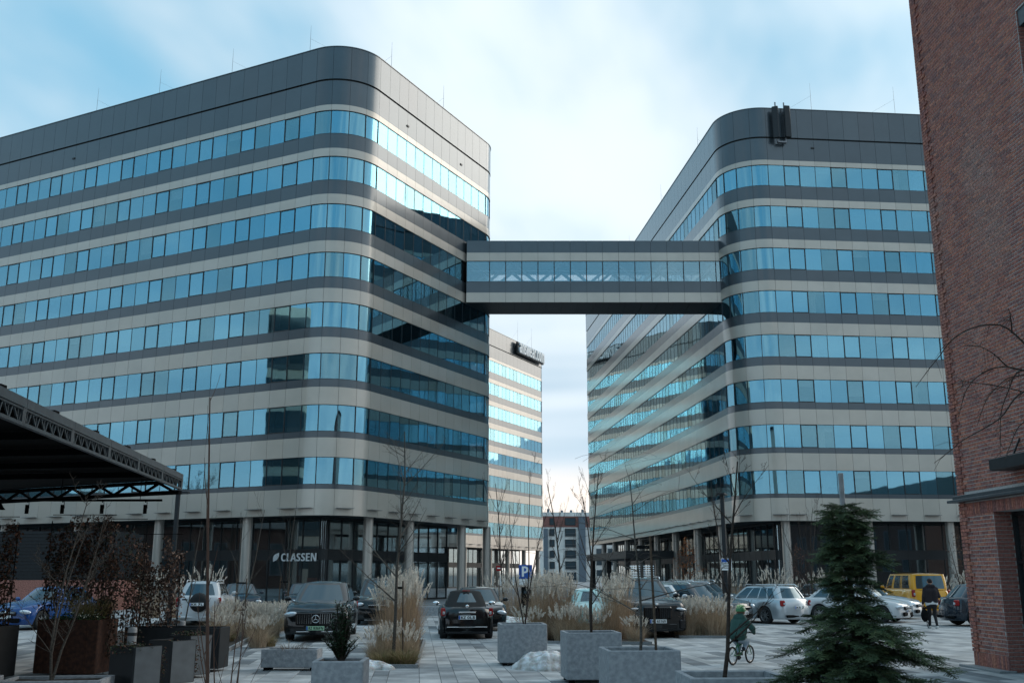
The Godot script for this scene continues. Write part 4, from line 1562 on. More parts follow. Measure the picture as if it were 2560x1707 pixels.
func climber(label: String, at: Vector3, w: float, h: float, y0: float, seed_: int, n: int, tones: Array):
	var o := thing("climbing_plant", label, "climbing plant", at, 0.0, "brown leaved climbers under the canopy")
	var rg := RandomNumberGenerator.new()
	rg.seed = seed_
	var st := MB.new(true)
	var lf := MB.new()
	var strands := int(w * 11)
	for s in strands:
		var x := (float(s) + 0.5) / strands - 0.5
		var p := Vector3(x * w, y0, rg.randf_range(-0.12, 0.12))
		var top := h * rg.randf_range(0.72, 1.0)
		var pts := []
		for k in 8:
			var u := k / 7.0
			pts.append(Vector3(p.x + rg.randf_range(-0.04, 0.04), lerpf(y0, top, u), p.z + rg.randf_range(-0.05, 0.05)))
		st.tube(pts, [0.010, 0.009, 0.008, 0.007, 0.006, 0.005, 0.004, 0.003], 4, false)
		var per := n / strands
		for k in per:
			var u := pow(rg.randf(), 0.72)
			var i := mini(int(u * 7), 6)
			var q: Vector3 = (pts[i] as Vector3).lerp(pts[i + 1], u * 7 - i)
			q += Vector3(rg.randf_range(-1, 1) * 0.10, rg.randf_range(-0.05, 0.05), rg.randf_range(-1, 1) * 0.12)
			var ax := Vector3(rg.randf_range(-1, 1), rg.randf_range(-1.3, 0.1), rg.randf_range(-1, 1)).normalized()
			var bx := ax.cross(Vector3(rg.randf_range(-1, 1), 0.4, rg.randf_range(-1, 1))).normalized()
			var l := rg.randf_range(0.035, 0.085)
			lf.col = tones[rg.randi() % tones.size()] * rg.randf_range(0.6, 1.3)
			lf.tri(q, q + ax * l * 0.5 - bx * l * 0.34, q + ax * l)
			lf.tri(q, q + ax * l, q + ax * l * 0.5 + bx * l * 0.34)
	put(o, "stems", st.done(), M.bark)
	put(o, "leaves", lf.done(), M.plant)
	var tr := MB.new()
	for s in [-1, 1]: tr.bar(Vector3(s * w * 0.5, y0 * 0.0, 0), Vector3(s * w * 0.5, h * 0.96, 0), 0.014, 0.014)
	for y in [y0 + 0.1, (h + y0) * 0.5, h]: tr.bar(Vector3(-w * 0.5, y, 0), Vector3(w * 0.5, y, 0), 0.014, 0.014)
	put(o, "trellis", tr.done(), M.black)

func conifer():
	var root := thing("conifer_tree", "dark green conifer with drooping feathery boughs, in front of the car park", "tree", Vector3(3.10, 0, -9.5))
	var rg := RandomNumberGenerator.new()
	rg.seed = 21
	var H := 2.62
	var tr := MB.new(true)
	tr.tube([Vector3(0, 0, 0), Vector3(0.02, 1.0, 0.01), Vector3(0.0, 1.9, 0), Vector3(0.01, H - 0.10, 0)], [0.055, 0.042, 0.022, 0.004], 8)
	put(root, "trunk", tr.done(), M.bark)
	# a spray: a twig with side twigs, all set with short needles
	var sp := MB.new()
	var twigs := [[Vector3.ZERO, Vector3(0, -0.015, -0.19)]]
	for k in 7:
		var u := 0.10 + 0.80 * k / 6.0
		var sd := -1.0 if k % 2 else 1.0
		var l := 0.085 * (1.0 - 0.62 * u)
		var o := Vector3(0, -0.015 * u, -0.19 * u)
		twigs.append([o, o + Vector3(sd * l * 0.80, -0.010 + rg.randf_range(-0.01, 0.006), -l * 0.70)])
	for tw in twigs:
		var a: Vector3 = tw[0]
		var e: Vector3 = tw[1]
		var dir := (e - a).normalized()
		var sx := dir.cross(Vector3.UP).normalized()
		var n := int((e - a).length() / 0.0058)
		for k in n:
			var q := a.lerp(e, (k + 0.5) / n)
			for s in [-1.0, 1.0]:
				var nl := rg.randf_range(0.011, 0.017)
				var tip: Vector3 = q + sx * s * nl + dir * nl * 0.7 + Vector3(0, rg.randf_range(-0.003, 0.007), 0)
				var wv := dir * 0.0030
				sp.col = Color(0.9, 0.9, 0.9) * rg.randf_range(0.7, 1.35)
				sp.tri(q - wv, q + wv, tip)
	sp.col = Color(0.9, 0.6, 0.5)
	sp.tube([Vector3.ZERO, Vector3(0, -0.015, -0.19)], [0.0026, 0.0010], 3, false)
	var spray := sp.done()
	var list := []
	var br := MB.new(true)
	var y := 0.30
	while y < H - 0.04:
		var t := y / H
		var n := 5 if t < 0.9 else 4
		# widest low down, a waist above, then a broad shoulder near the top
		var reach := 0.92
		if t > 0.88: reach = lerpf(0.40, 0.12, (t - 0.88) / 0.12)
		elif t > 0.74: reach = lerpf(0.24, 0.40, (t - 0.74) / 0.14)
		elif t > 0.62: reach = lerpf(0.38, 0.22, (t - 0.62) / 0.12)
		elif t > 0.42: reach = lerpf(0.88, 0.38, (t - 0.42) / 0.20)
		if rg.randf() < 0.22: reach *= 0.6
		var a0 := rg.randf() * TAU
		for k in n:
			var a := a0 + TAU * k / n + rg.randf_range(-0.35, 0.35)
			var l := reach * rg.randf_range(0.38, 1.2)
			var d := Vector3(cos(a), 0, sin(a))
			var pts := []
			var lift := rg.randf_range(0.05, 0.28)
			for i in 7:
				var u := i / 6.0
				pts.append(Vector3(0, y, 0) + d * l * u + Vector3(0, l * (lift * u - 0.34 * u * u), 0))
			br.tube(pts, [0.011, 0.010, 0.009, 0.007, 0.005, 0.004, 0.002], 4, false)
			var m := int(l * 74) + 5
			for i in m:
				var u := 0.10 + 0.90 * (i + rg.randf()) / m
				var ii := mini(int(u * 6), 5)
				var p: Vector3 = (pts[ii] as Vector3).lerp(pts[ii + 1], u * 6 - ii)
				var side := -1.0 if i % 2 else 1.0
				var fd := d.rotated(Vector3.UP, side * rg.randf_range(0.35, 1.15))
				if i > m - 3: fd = d
				fd = (fd + Vector3(0, rg.randf_range(-0.45, 0.30), 0)).normalized()
				var x := fd.cross(Vector3.UP).normalized()
				var up := x.cross(fd)
				var sc := rg.randf_range(0.55, 1.10) * (1.10 - 0.30 * u)
				var bs := Basis(x, up, -fd).rotated(fd, rg.randf_range(-0.5, 0.5)).scaled(Vector3.ONE * sc)
				list.append(Transform3D(bs, p))
		y += rg.randf_range(0.045, 0.085)
	put(root, "boughs", br.done(), M.bark)
	var mm := MultiMesh.new()
	mm.transform_format = MultiMesh.TRANSFORM_3D
	mm.use_colors = true
	mm.mesh = spray
	mm.instance_count = list.size()
	for i in list.size():
		mm.set_instance_transform(i, list[i])
		mm.set_instance_color(i, Color(0.042, 0.080, 0.036).lerp(Color(0.11, 0.15, 0.06), pow(rg.randf(), 1.6)) * rg.randf_range(0.7, 1.3))
	var mi := MultiMeshInstance3D.new()
	mi.name = "crown"
	mi.multimesh = mm
	mi.material_override = M.plant
	mi.set_meta("kind", "stuff")
	root.add_child(mi)

func laurel():
	var root := thing("evergreen_shrub", "dense glossy evergreen shrub growing from the small concrete planter", "shrub", Vector3(-2.10, 0.86, -12.95))
	var rg := RandomNumberGenerator.new()
	rg.seed = 33
	var st := MB.new(true)
	var lf := MB.new()
	for k in 58:
		var a := rg.randf() * TAU
		var tall := rg.randf_range(0.18, 0.74)
		var out := 0.26 * (1.0 - 0.60 * absf(tall - 0.30) / 0.44)
		var tip := Vector3(cos(a) * out * rg.randf_range(0.5, 1.0), tall, sin(a) * out * rg.randf_range(0.5, 1.0))
		var mid := tip * 0.5 + Vector3(0, 0.03, 0)
		st.tube([Vector3(cos(a) * 0.02, 0, sin(a) * 0.02), mid, tip], [0.008, 0.006, 0.003], 4, false)
		for i in 30:
			var u := 0.22 + 0.78 * i / 29.0
			var p := (mid * 2.0 * u if u < 0.5 else mid.lerp(tip, (u - 0.5) * 2.0))
			var b := rg.randf() * TAU
			var ax := (Vector3(cos(b), rg.randf_range(0.0, 0.9), sin(b))).normalized()
			var bx := ax.cross(Vector3.UP).normalized()
			var l := rg.randf_range(0.045, 0.075)
			var dn := Vector3(0, -l * 0.16, 0)
			lf.col = Color(0.022, 0.050, 0.022) * rg.randf_range(0.6, 1.5)
			var q := [p, p + ax * l * 0.3, p + ax * l * 0.65, p + ax * l + dn]
			var ww := [0.0, l * 0.17, l * 0.16, 0.0]
			var cup := ax.cross(bx) * -l * 0.05
			lf.tri(q[0], q[1] - bx * ww[1] + cup, q[1])
			lf.tri(q[0], q[1], q[1] + bx * ww[1] + cup)
			lf.quad(q[1] - bx * ww[1] + cup, q[2] - bx * ww[2] + cup, q[2], q[1])
			lf.quad(q[1], q[2], q[2] + bx * ww[2] + cup, q[1] + bx * ww[1] + cup)
			lf.tri(q[2] - bx * ww[2] + cup, q[3], q[2])
			lf.tri(q[2], q[3], q[2] + bx * ww[2] + cup)
	put(root, "stems", st.done(), M.bark)
	put(root, "foliage", lf.done(), M.leaf_gloss)

func leafy_small_tree(label: String, at: Vector3, h: float, w: float, seed_: int, n: int, tones: Array):
	var o := bare_tree(label, at, h, seed_, {"levels": 2, "kids": [3, 2, 1], "clear": 0.15, "ratio": w / h * 0.9, "lift": 0.4, "r": 0.035}, M.bark, 0, "small_tree", "small trees holding brown leaves")
	var rg := RandomNumberGenerator.new()
	rg.seed = seed_
	var b := MB.new()
	for i in 26:
		var u := 0.12 + 0.86 * i / 25.0
		var r := w * 0.5 * sin(PI * pow(1.0 - u, 0.75) * 0.92) + 0.04
		var a := i * 2.4
		leaf_cloud(b, rg, n / 26, Vector3(cos(a) * r * 0.5, h * u, sin(a) * r * 0.5), Vector3(r * 0.65, h * 0.07, r * 0.65), 0.085, tones)
	put(o, "crown", b.done(), M.plant)

# a tree that stands just outside the frame; its arching boughs hang in before the brick wall
func overhang_tree():
	var root := thing("bare_tree", "tree at the right edge whose arching bare boughs hang before the brick wall", "tree", Vector3(7.0, 0, -12.3), 0.0, "young bare trees")
	var tr := MB.new(true)
	tr.tube([Vector3(0, 0, 0), Vector3(0.03, 1.5, 0), Vector3(-0.03, 3.0, 0.02), Vector3(0.02, 4.4, 0), Vector3(0.05, 6.0, 0.05)], [0.10, 0.085, 0.07, 0.045, 0.015], 9)
	put(root, "trunk", tr.done(), M.bark)
	var rg := RandomNumberGenerator.new()
	rg.seed = 58
	var boughs := [
		[[6.98, 3.9, -12.25], [6.6, 4.35, -12.2], [6.36, 4.72, -12.2], [6.25, 4.86, -12.23], [6.14, 4.96, -12.27], [5.95, 4.97, -12.3], [5.73, 4.91, -12.34], [5.53, 4.78, -12.37], [5.4, 4.61, -12.4], [5.26, 4.44, -12.44], [5.08, 4.21, -12.47]],
		[[7.0, 4.1, -12.3], [6.7, 4.35, -12.4], [6.45, 4.42, -12.45], [6.19, 4.44, -12.32], [5.99, 4.56, -12.2], [5.75, 4.64, -12.07], [5.49, 4.62, -11.95]],
		[[6.6, 4.34, -12.25], [6.28, 4.36, -12.14], [6.11, 4.41, -12.18], [5.9, 4.38, -12.21], [5.74, 4.28, -12.25], [5.63, 4.14, -12.29], [5.58, 3.99, -12.33], [5.53, 3.8, -12.37]],
		[[7.0, 3.6, -12.25], [6.5, 4.05, -12.0], [6.17, 4.06, -11.97], [6.02, 3.92, -12.01], [5.91, 3.77, -12.04], [5.77, 3.67, -12.08], [5.61, 3.58, -12.12], [5.45, 3.49, -12.16], [5.32, 3.38, -12.19], [5.12, 3.23, -12.23]],
		[[6.98, 3.95, -12.35], [6.35, 4.12, -12.32], [5.93, 4.17, -12.16], [5.54, 4.18, -11.99], [5.32, 4.17, -11.82]],
		[[6.6, 4.4, -12.4], [6.35, 4.39, -12.4], [6.24, 4.17, -12.46], [6.15, 3.92, -12.52], [6.13, 3.64, -12.58], [6.13, 3.36, -12.64]],
		[[6.27, 4.86, -12.28], [6.21, 5.0, -12.15], [6.14, 5.1, -12.03]],
		[[6.99, 3.3, -12.25], [6.5, 3.8, -12.1], [6.17, 3.7, -12.05], [5.97, 3.55, -11.88], [5.79, 3.34, -11.71], [5.65, 3.2, -11.55]],
		[[6.9, 4.2, -12.4], [6.42, 4.35, -12.41], [6.27, 4.33, -12.48], [6.11, 4.2, -12.54], [5.99, 4.03, -12.6], [5.89, 3.75, -12.66]]]
	for i in boughs.size():
		var b := MB.new(true)
		var pts := []
		var rad := []
		var cv := Curve3D.new()
		for k in boughs[i].size():
			cv.add_point(Vector3(boughs[i][k][0], boughs[i][k][1], boughs[i][k][2]) - root.position)
		for k in cv.point_count:
			var t := cv.get_point_position(mini(k + 1, cv.point_count - 1)) - cv.get_point_position(maxi(k - 1, 0))
			cv.set_point_in(k, -t * 0.16)
			cv.set_point_out(k, t * 0.16)
		var n := 26
		var ln := cv.get_baked_length()
		for k in n + 1:
			var u := float(k) / n
			pts.append(cv.sample_baked(ln * u, true))
			rad.append(lerpf([0.020, 0.017, 0.012, 0.020, 0.010, 0.011, 0.012, 0.012, 0.010][i], 0.0035, pow(u, 0.8)))
		b.tube(pts, rad, 6, false)
		for k in 16:
			var u := int(rg.randf_range(7, n - 1))
			var out := Vector3(rg.randf_range(-1, 0.4), rg.randf_range(-0.9, 0.6), rg.randf_range(-1, 1)).normalized()
			var l := rg.randf_range(0.05, 0.34)
			var q0: Vector3 = pts[u]
			b.tube([q0, q0 + out * l * 0.5 + Vector3(0, 0.01, 0), q0 + out * l - Vector3(0, l * 0.15, 0)], [0.0032, 0.0026, 0.0016], 4, false)
		put(root, "bough", b.done(), M.bark)

func build_vegetation():
	# ---- ornamental grasses
	var tan1 := Color(0.52, 0.38, 0.26)
	var tall1 := grass_meshes(1.95, 0.85, 1, 560, 60, tan1)
	var tall2 := grass_meshes(1.75, 0.80, 2, 500, 50, Color(0.46, 0.33, 0.22))
	var low1 := grass_meshes(1.05, 1.05, 3, 620, 52, Color(0.54, 0.42, 0.30))
	var low2 := grass_meshes(0.95, 1.0, 4, 600, 34, Color(0.50, 0.39, 0.27), 0.06)
	var tuft := grass_meshes(0.50, 0.80, 5, 620, 0, Color(0.34, 0.25, 0.13), 0.34)
	var far1 := grass_meshes(1.8, 1.3, 6, 300, 40, tan1)
	var g1 := "plume grass in the narrow bed beside the hatchback"
	var rows := [[-2.68, -26.2, tall1, 1.05], [-2.50, -25.3, tall2, 1.08], [-2.95, -27.2, tall1, 1.0], [-3.05, -25.5, tall2, 1.0], [-2.85, -28.4, tall1, 0.95], [-3.15, -29.5, tall2, 1.0]]
	for i in rows.size():
		grass(rows[i][2], "tall dry plume grass in the narrow bed between the black electric car and the hatchback", Vector3(rows[i][0], 0.02, rows[i][1]), i * 1.3, rows[i][3], g1)
	var tf := [[-2.30, -22.55, 1.0], [-2.75, -22.6, 0.85], [-2.95, -23.3, 1.1], [-2.35, -23.4, 1.05], [-2.65, -24.1, 1.25]]
	for i in tf.size():
		grass(tuft if i < 2 else low2, "low tufted grass at the front end of the narrow bed, by the snow patch", Vector3(tf[i][0], 0.02, tf[i][1]), i * 2.1, tf[i][2] * (1.0 if i < 2 else 0.72), "low grass at the front of the narrow bed")
	var rg := RandomNumberGenerator.new()
	rg.seed = 91
	for i in 26:
		var v := rg.randf()
		var zz := lerpf(-27.8, -43.5, v)
		var c := Vector2(zz * lerpf(0.215, 0.285, rg.randf()), zz)
		var near := v < 0.25
		grass(tuft if near and i % 2 else (low1 if i % 3 else low2), "dry grass clump in the long bed in front of the white off-roader", Vector3(c.x, 0.02, c.y), rg.randf() * 6.0, rg.randf_range(0.6, 0.85) if near else rg.randf_range(0.75, 1.0), "dry grass in the long bed on the left")
	var mid := [[0.82, -31.0, tall1, 1.0], [1.22, -31.4, tall2, 1.08], [1.60, -31.2, tall1, 0.96], [1.02, -32.4, tall2, 1.1], [1.5, -32.6, tall1, 1.0], [0.50, -30.6, low1, 0.95]]
	for i in mid.size():
		grass(mid[i][2], "tall dry plume grass between the planters and the mint green hatchback", Vector3(mid[i][0], 0.02, mid[i][1]), i * 1.7, mid[i][3], "plume grass in the middle bed")
	for i in 3:
		grass([tall2, tall1, tall2][i], "tall dry plume grass in front of the black luxury off-roader's bonnet", Vector3([2.95, 3.35, 3.15][i], 0.02, [-30.6, -31.5, -32.5][i]), i * 1.1 + 0.5, [1.0, 1.02, 1.05][i], "plume grass in front of the black off-roader")
	for i in 5:
		grass(low1 if i % 2 == 0 else low2, "knee-high pale fountain grass at the front of the middle bed", Vector3([1.55, 2.05, 2.5, 1.85, 3.55][i], 0.02, [-30.3, -30.2, -30.4, -31.0, -30.0][i]), i * 2.3, [1.0, 1.05, 0.9, 1.0, 0.7][i], "fountain grass in the middle bed")
	for i in 8:
		grass(low1 if i % 2 == 0 else low2, "pale fountain grass in the bed left of the child cyclist", Vector3(5.45 + 0.44 * (i % 4), 0.02, -32.9 - 1.1 * (i / 4) - 0.2 * (i % 2)), i * 1.9, 1.06 + 0.07 * (i % 3), "fountain grass by the cyclist")
	for i in 4:
		grass(far1, "plume grass behind the small black hatchback near the blue parking sign", Vector3([-0.55, 0.05, 0.6, 1.1][i], 0.02, [-45.3, -45.8, -46.5, -47.6][i]), i * 1.4, [1.02, 1.08, 1.0, 0.9][i], "plume grass by the parking sign")
	var back := [[9.6, -57.5], [10.8, -58.0], [13.6, -54.0], [14.6, -54.5], [16.4, -55.5], [17.4, -55.8], [18.3, -56.0], [26.5, -60.0], [27.6, -60.3], [-15.2, -47.0], [-16.4, -47.3], [-14.0, -47.6], [24.3, -58.5], [12.2, -57.0]]
	for i in back.size():
		grass(far1, "plume grass clump along the foot of the office blocks behind the parked cars", Vector3(back[i][0], 0, back[i][1]), i * 1.2, 1.0 + 0.12 * (i % 3), "plume grass along the office fronts")
	# ---- trees
	bare_tree("tall young bare tree tied to a stake in the narrow plume grass bed", Vector3(-2.62, 0.02, -23.2), 5.1, 3, {"r": 0.042, "clear": 0.36, "levels": 3, "kids": [4, 3, 1], "spread": 1.0, "ratio": 0.40}, M.bark_pale, 1)
	bare_tree("thin multi-stemmed bare tree in the planter with the snow heap", Vector3(0.28, 0.74, -23.1), 3.6, 5, {"stems": 3, "r": 0.018, "clear": 0.25, "kids": [1, 2, 1], "spread": 0.45, "lift": 0.5})
	bare_tree("upright bare tree in the second square planter", Vector3(1.48, 0.74, -19.5), 3.3, 8, {"stems": 2, "r": 0.026, "clear": 0.25, "kids": [2, 2, 1], "spread": 0.5, "lift": 0.55})
	bare_tree("staked bare tree with long arching branches in the third square planter", Vector3(1.82, 0.70, -14.95), 2.6, 12, {"r": 0.024, "clear": 0.30, "levels": 2, "kids": [2, 1], "spread": 1.1, "along": 0.30, "ratio": 0.85, "droop": 1.8, "lift": 0.55, "crook": 0.12, "fine": true}, M.bark_pale, 1)
	bare_tree("crooked bare tree in the nearest square planter, left of the child cyclist", Vector3(2.22, 0.66, -11.2), 2.5, 17, {"r": 0.026, "clear": 0.28, "levels": 3, "kids": [2, 2, 1], "spread": 0.8, "crook": 0.32, "lean": Vector3(0.17, 1, 0.02)})
	for i in 4:
		bare_tree(["thin staked sapling in the dry grass bed beside the white off-roader", "bare sapling behind the bonnet of the black electric car, in the grass bed", "bare sapling furthest back in the long grass bed on the left", "bare sapling in front of the white off-roader's rear"][i], Vector3([-9.4, -8.9, -11.3, -10.4][i], 0.02, [-36.0, -40.5, -42.5, -33.0][i]), [4.2, 4.6, 4.4, 3.6][i], 20 + i, {"r": 0.028, "levels": 2, "kids": [2, 2, 1], "spread": 0.5, "lift": 0.5, "clear": 0.4}, M.bark_pale, 2 if i < 2 else 0)
	bare_tree("tall straight bare sapling with reddish bark in front of the office windows", Vector3(-3.50, 0.0, -12.3), 4.05, 31, {"r": 0.026, "clear": 0.55, "levels": 1, "kids": [2, 0], "spread": 0.55, "along": 0.8, "ratio": 0.26, "lift": 0.9, "crook": 0.06}, M.bark_red)
	bare_tree("reddish multi-stemmed bare shrub low in front of the paving", Vector3(-2.75, -0.05, -10.2), 1.85, 34, {"stems": 6, "r": 0.011, "clear": 0.35, "levels": 1, "kids": [1, 0], "spread": 0.5, "ratio": 0.4, "lift": 0.5, "crook": 0.15}, M.bark_red, 0, "bare_shrub", "bare shrubs")
	bare_tree("pale multi-stemmed bare shrub with twiggy crown under the canopy", Vector3(-7.15, 0.25, -16.4), 3.1, 37, {"stems": 3, "r": 0.022, "clear": 0.35, "levels": 3, "kids": [2, 2, 2], "spread": 0.9, "ratio": 0.45, "lift": 0.3, "crook": 0.3}, M.bark_pale, 0, "bare_shrub", "bare shrubs")
	bare_tree("twiggy bare tree behind the conifer, left of the pale post", Vector3(13.4, 0, -46.5), 5.2, 41, {"stems": 4, "r": 0.03, "kids": [2, 2, 1], "spread": 0.35, "lift": 0.7})
	bare_tree("bare tree in the gap in front of the far apartment house", Vector3(2.6, 0, -52.0), 6.5, 44, {"r": 0.06, "kids": [3, 2, 2], "spread": 0.5, "lift": 0.7})
	bare_tree("bare tree near the parking sign in front of the distant office block", Vector3(-0.4, 0, -58.0), 7.0, 45, {"r": 0.06, "kids": [3, 2, 2], "spread": 0.5, "lift": 0.7})
	bare_tree("bare tree beside the dark lamp post in the car park", Vector3(8.7, 0, -43.0), 5.6, 46, {"r": 0.05, "kids": [3, 2, 1], "spread": 0.6, "lift": 0.5})
	overhang_tree()
	leafy_small_tree("orange-brown leaved columnar tree by the porch of the right office block", Vector3(10.2, 0, -60.0), 3.9, 1.9, 61, 1500, [Color(0.30, 0.10, 0.03), Color(0.22, 0.075, 0.03), Color(0.38, 0.15, 0.05)])
	leafy_small_tree("brown leaved small tree by the round column left of the conifer", Vector3(17.2, 0, -62.0), 3.6, 1.6, 62, 700, [Color(0.16, 0.06, 0.035), Color(0.12, 0.05, 0.03)])
	leafy_small_tree("brown leaved small tree behind the yellow van", Vector3(26.2, 0, -60.5), 4.2, 1.7, 63, 700, [Color(0.15, 0.075, 0.04), Color(0.11, 0.05, 0.03)])
	conifer()
	laurel()
	# ---- climbers under the canopy
	var brown := [Color(0.075, 0.034, 0.022), Color(0.045, 0.025, 0.018), Color(0.125, 0.056, 0.032), Color(0.026, 0.030, 0.018)]
	var pale := [Color(0.15, 0.085, 0.06), Color(0.07, 0.037, 0.026), Color(0.24, 0.16, 0.12), Color(0.045, 0.026, 0.02)]
	climber("dark leaved climber at the left edge beside the blue car", Vector3(-10.0, 0, -19.8), 0.9, 3.0, 0.9, 71, 2400, brown)
	climber("dense dark climber behind the pale multi-stemmed shrub", Vector3(-8.75, 0, -20.9), 1.3, 3.1, 1.2, 72, 4000, brown)
	climber("brown leaved climber on the trellis behind the rusty planter's right end", Vector3(-7.75, 0, -20.6), 0.8, 3.0, 0.3, 73, 2000, brown)
	climber("reddish climber on the trellis left of the white off-roader", Vector3(-7.50, 0, -21.9), 0.95, 2.75, 0.8, 74, 2400, pale)
	# ---- rusty planter's planting
	var fl := thing("flowering_plant", "low green plants with white flowers along the rusty planter's edge", "plant", Vector3(-8.55, 1.0, -20.35))
	var b := MB.new()
	leaf_cloud(b, rg, 700, Vector3(0.0, 0.06, 0), Vector3(0.62, 0.14, 0.22), 0.06, [Color(0.03, 0.07, 0.025), Color(0.05, 0.10, 0.03), Color(0.02, 0.045, 0.02)])
	put(fl, "leaves", b.done(), M.plant)
	var w := MB.new()
	leaf_cloud(w, rg, 70, Vector3(0.22, 0.14, 0.04), Vector3(0.34, 0.10, 0.20), 0.05, [Color(0.72, 0.72, 0.60), Color(0.60, 0.62, 0.45)])
	put(fl, "blossoms", w.done(), M.plant)
	var gr := grass_meshes(0.75, 1.1, 81, 900, 0, Color(0.32, 0.26, 0.12), 0.5)
	grass(gr, "soft fountain of green and straw grass in the rusty planter", Vector3(-8.35, 1.0, -20.75), 0.3, 1.0, "grass in the rusty planter")
	var iv := thing("ivy", "small leaved ivy trailing over the dark planter boxes", "ivy", Vector3(-6.2, 0.74, -18.0))
	var ib := MB.new()
	for k in 3: leaf_cloud(ib, rg, 420, Vector3([-0.0, 0.15, 0.0][k], [0.02, -0.05, 0.04][k], [0.9, -0.7, -2.2][k]), Vector3(0.38, 0.10, 0.34), 0.05, [Color(0.04, 0.05, 0.02), Color(0.09, 0.04, 0.025), Color(0.03, 0.04, 0.02)])
	leaf_cloud(ib, rg, 200, Vector3(0.38, -0.28, 0.55), Vector3(0.10, 0.34, 0.12), 0.045, [Color(0.05, 0.05, 0.025), Color(0.10, 0.045, 0.03)])
	leaf_cloud(ib, rg, 200, Vector3(0.45, -0.30, -1.05), Vector3(0.10, 0.34, 0.12), 0.045, [Color(0.05, 0.05, 0.025), Color(0.10, 0.045, 0.03)])
	put(iv, "leaves", ib.done(), M.plant)
	var gc := thing("ground_cover", "dark low ground cover plants in the lower left planter", "plant", Vector3(-8.4, 0.36, -15.9))
	var gb := MB.new()
	leaf_cloud(gb, rg, 700, Vector3(0, 0.03, 0), Vector3(0.55, 0.10, 0.4), 0.05, [Color(0.02, 0.035, 0.018), Color(0.03, 0.05, 0.02)])
	put(gc, "leaves", gb.done(), M.plant)
	var dry := grass_meshes(0.30, 1.0, 88, 110, 0, Color(0.20, 0.16, 0.13))
	grass(dry, "thin dry stalks standing in the long low trough", Vector3(-4.55, 0.38, -21.75), 0, 1.0, "dry stalks in the trough")
# ---------------------------------------------------------------- cars
func paint(called: String, c: Color, metal := 0.35) -> StandardMaterial3D:
	var m := mat(called, c, 0.32, metal)
	m.metallic_specular = 0.25
	m.clearcoat_enabled = true
	m.clearcoat = 1.0
	m.clearcoat_roughness = 0.04
	return m

# plan outline: front, left side, rear, right side; each point is (x, z, zone, fraction along the side from front to rear)
func car_plan(hw: float, zf: float, zr: float, rc: float, nside: int, bow: float) -> Array:
	var out := []
	for k in 7:
		var u := k / 6.0 * 2.0 - 1.0
		out.append([u * (hw - rc), zf - bow * u * u * 0.4, 0, 0.0])
	for k in range(1, 5):
		var a := PI * 0.5 * k / 5.0
		out.append([hw - rc + sin(a) * rc, zf - bow * 0.4 - rc + cos(a) * rc, 4, 0.0])
	for k in nside + 1:
		var u := float(k) / nside
		out.append([hw, lerpf(zf - bow * 0.4 - rc, zr + bow * 0.3 + rc, u), 1, u])
	for k in range(1, 5):
		var a := PI * 0.5 * k / 5.0
		out.append([hw - rc + cos(a) * rc, zr + bow * 0.3 + rc - sin(a) * rc, 4, 1.0])
	for k in 7:
		var u := 1.0 - k / 6.0 * 2.0
		out.append([u * (hw - rc), zr + bow * 0.3 * u * u, 2, 1.0])
	for k in range(1, 5):
		var a := PI * 0.5 * k / 5.0
		out.append([-(hw - rc) - sin(a) * rc, zr + bow * 0.3 + rc - cos(a) * rc, 4, 1.0])
	for k in nside + 1:
		var u := 1.0 - float(k) / nside
		out.append([-hw, lerpf(zf - bow * 0.4 - rc, zr + bow * 0.3 + rc, u), 3, u])
	for k in range(1, 5):
		var a := PI * 0.5 * k / 5.0
		out.append([-(hw - rc) - cos(a) * rc, zf - bow * 0.4 - rc + sin(a) * rc, 4, 0.0])
	return out

func blob(b: MB, c: Vector3, s: Vector3, bs := Basis(), n := 12):
	var prof := []
	for k in 9:
		var a := -PI * 0.5 + PI * k / 8.0
		prof.append(Vector2(cos(a), sin(a)))
	prof[0].x = 0.0
	prof[8].x = 0.0
	b.lathe(prof, n, c, bs * Basis.from_scale(s))

var wheel_cache := {}
func car_wheel(r: float, w: float) -> Array:
	var key := "%.2f %.2f" % [r, w]
	if wheel_cache.has(key): return wheel_cache[key]
	var ax := Basis(Vector3(0, 0, 1), -PI * 0.5)   # lathe axis along x
	var t := MB.new(true)
	t.lathe([Vector2(r * 0.64, -w * 0.44), Vector2(r * 0.72, -w * 0.5), Vector2(r * 0.93, -w * 0.5), Vector2(r, -w * 0.34), Vector2(r, w * 0.34), Vector2(r * 0.93, w * 0.5), Vector2(r * 0.72, w * 0.5), Vector2(r * 0.64, w * 0.44)], 32, Vector3.ZERO, ax)
	var rim := MB.new()
	rim.smooth(true)
	rim.lathe([Vector2(r * 0.655, -w * 0.44), Vector2(r * 0.60, -w * 0.30), Vector2(r * 0.60, w * 0.36), Vector2(r * 0.655, w * 0.46)], 32, Vector3.ZERO, ax)
	rim.smooth(false)
	for k in 5:
		for d in [-0.16, 0.16]:
			var a: float = TAU * k / 5.0 + d
			rim.bar(Vector3(w * 0.36, cos(a) * r * 0.08, sin(a) * r * 0.08), Vector3(w * 0.40, cos(a + d * 0.6) * r * 0.63, sin(a + d * 0.6) * r * 0.63), r * 0.09, 0.03, Vector3.RIGHT)
	rim.lathe([Vector2(r * 0.14, w * 0.30), Vector2(r * 0.14, w * 0.43), Vector2(0.0, w * 0.44)], 12, Vector3.ZERO, ax)
	var back := MB.new()
	back.lathe([Vector2(r * 0.60, 0.0), Vector2(0.0, 0.0)], 24, Vector3.ZERO, ax)
	wheel_cache[key] = [t.done(), rim.done(), back.done()]
	return wheel_cache[key]

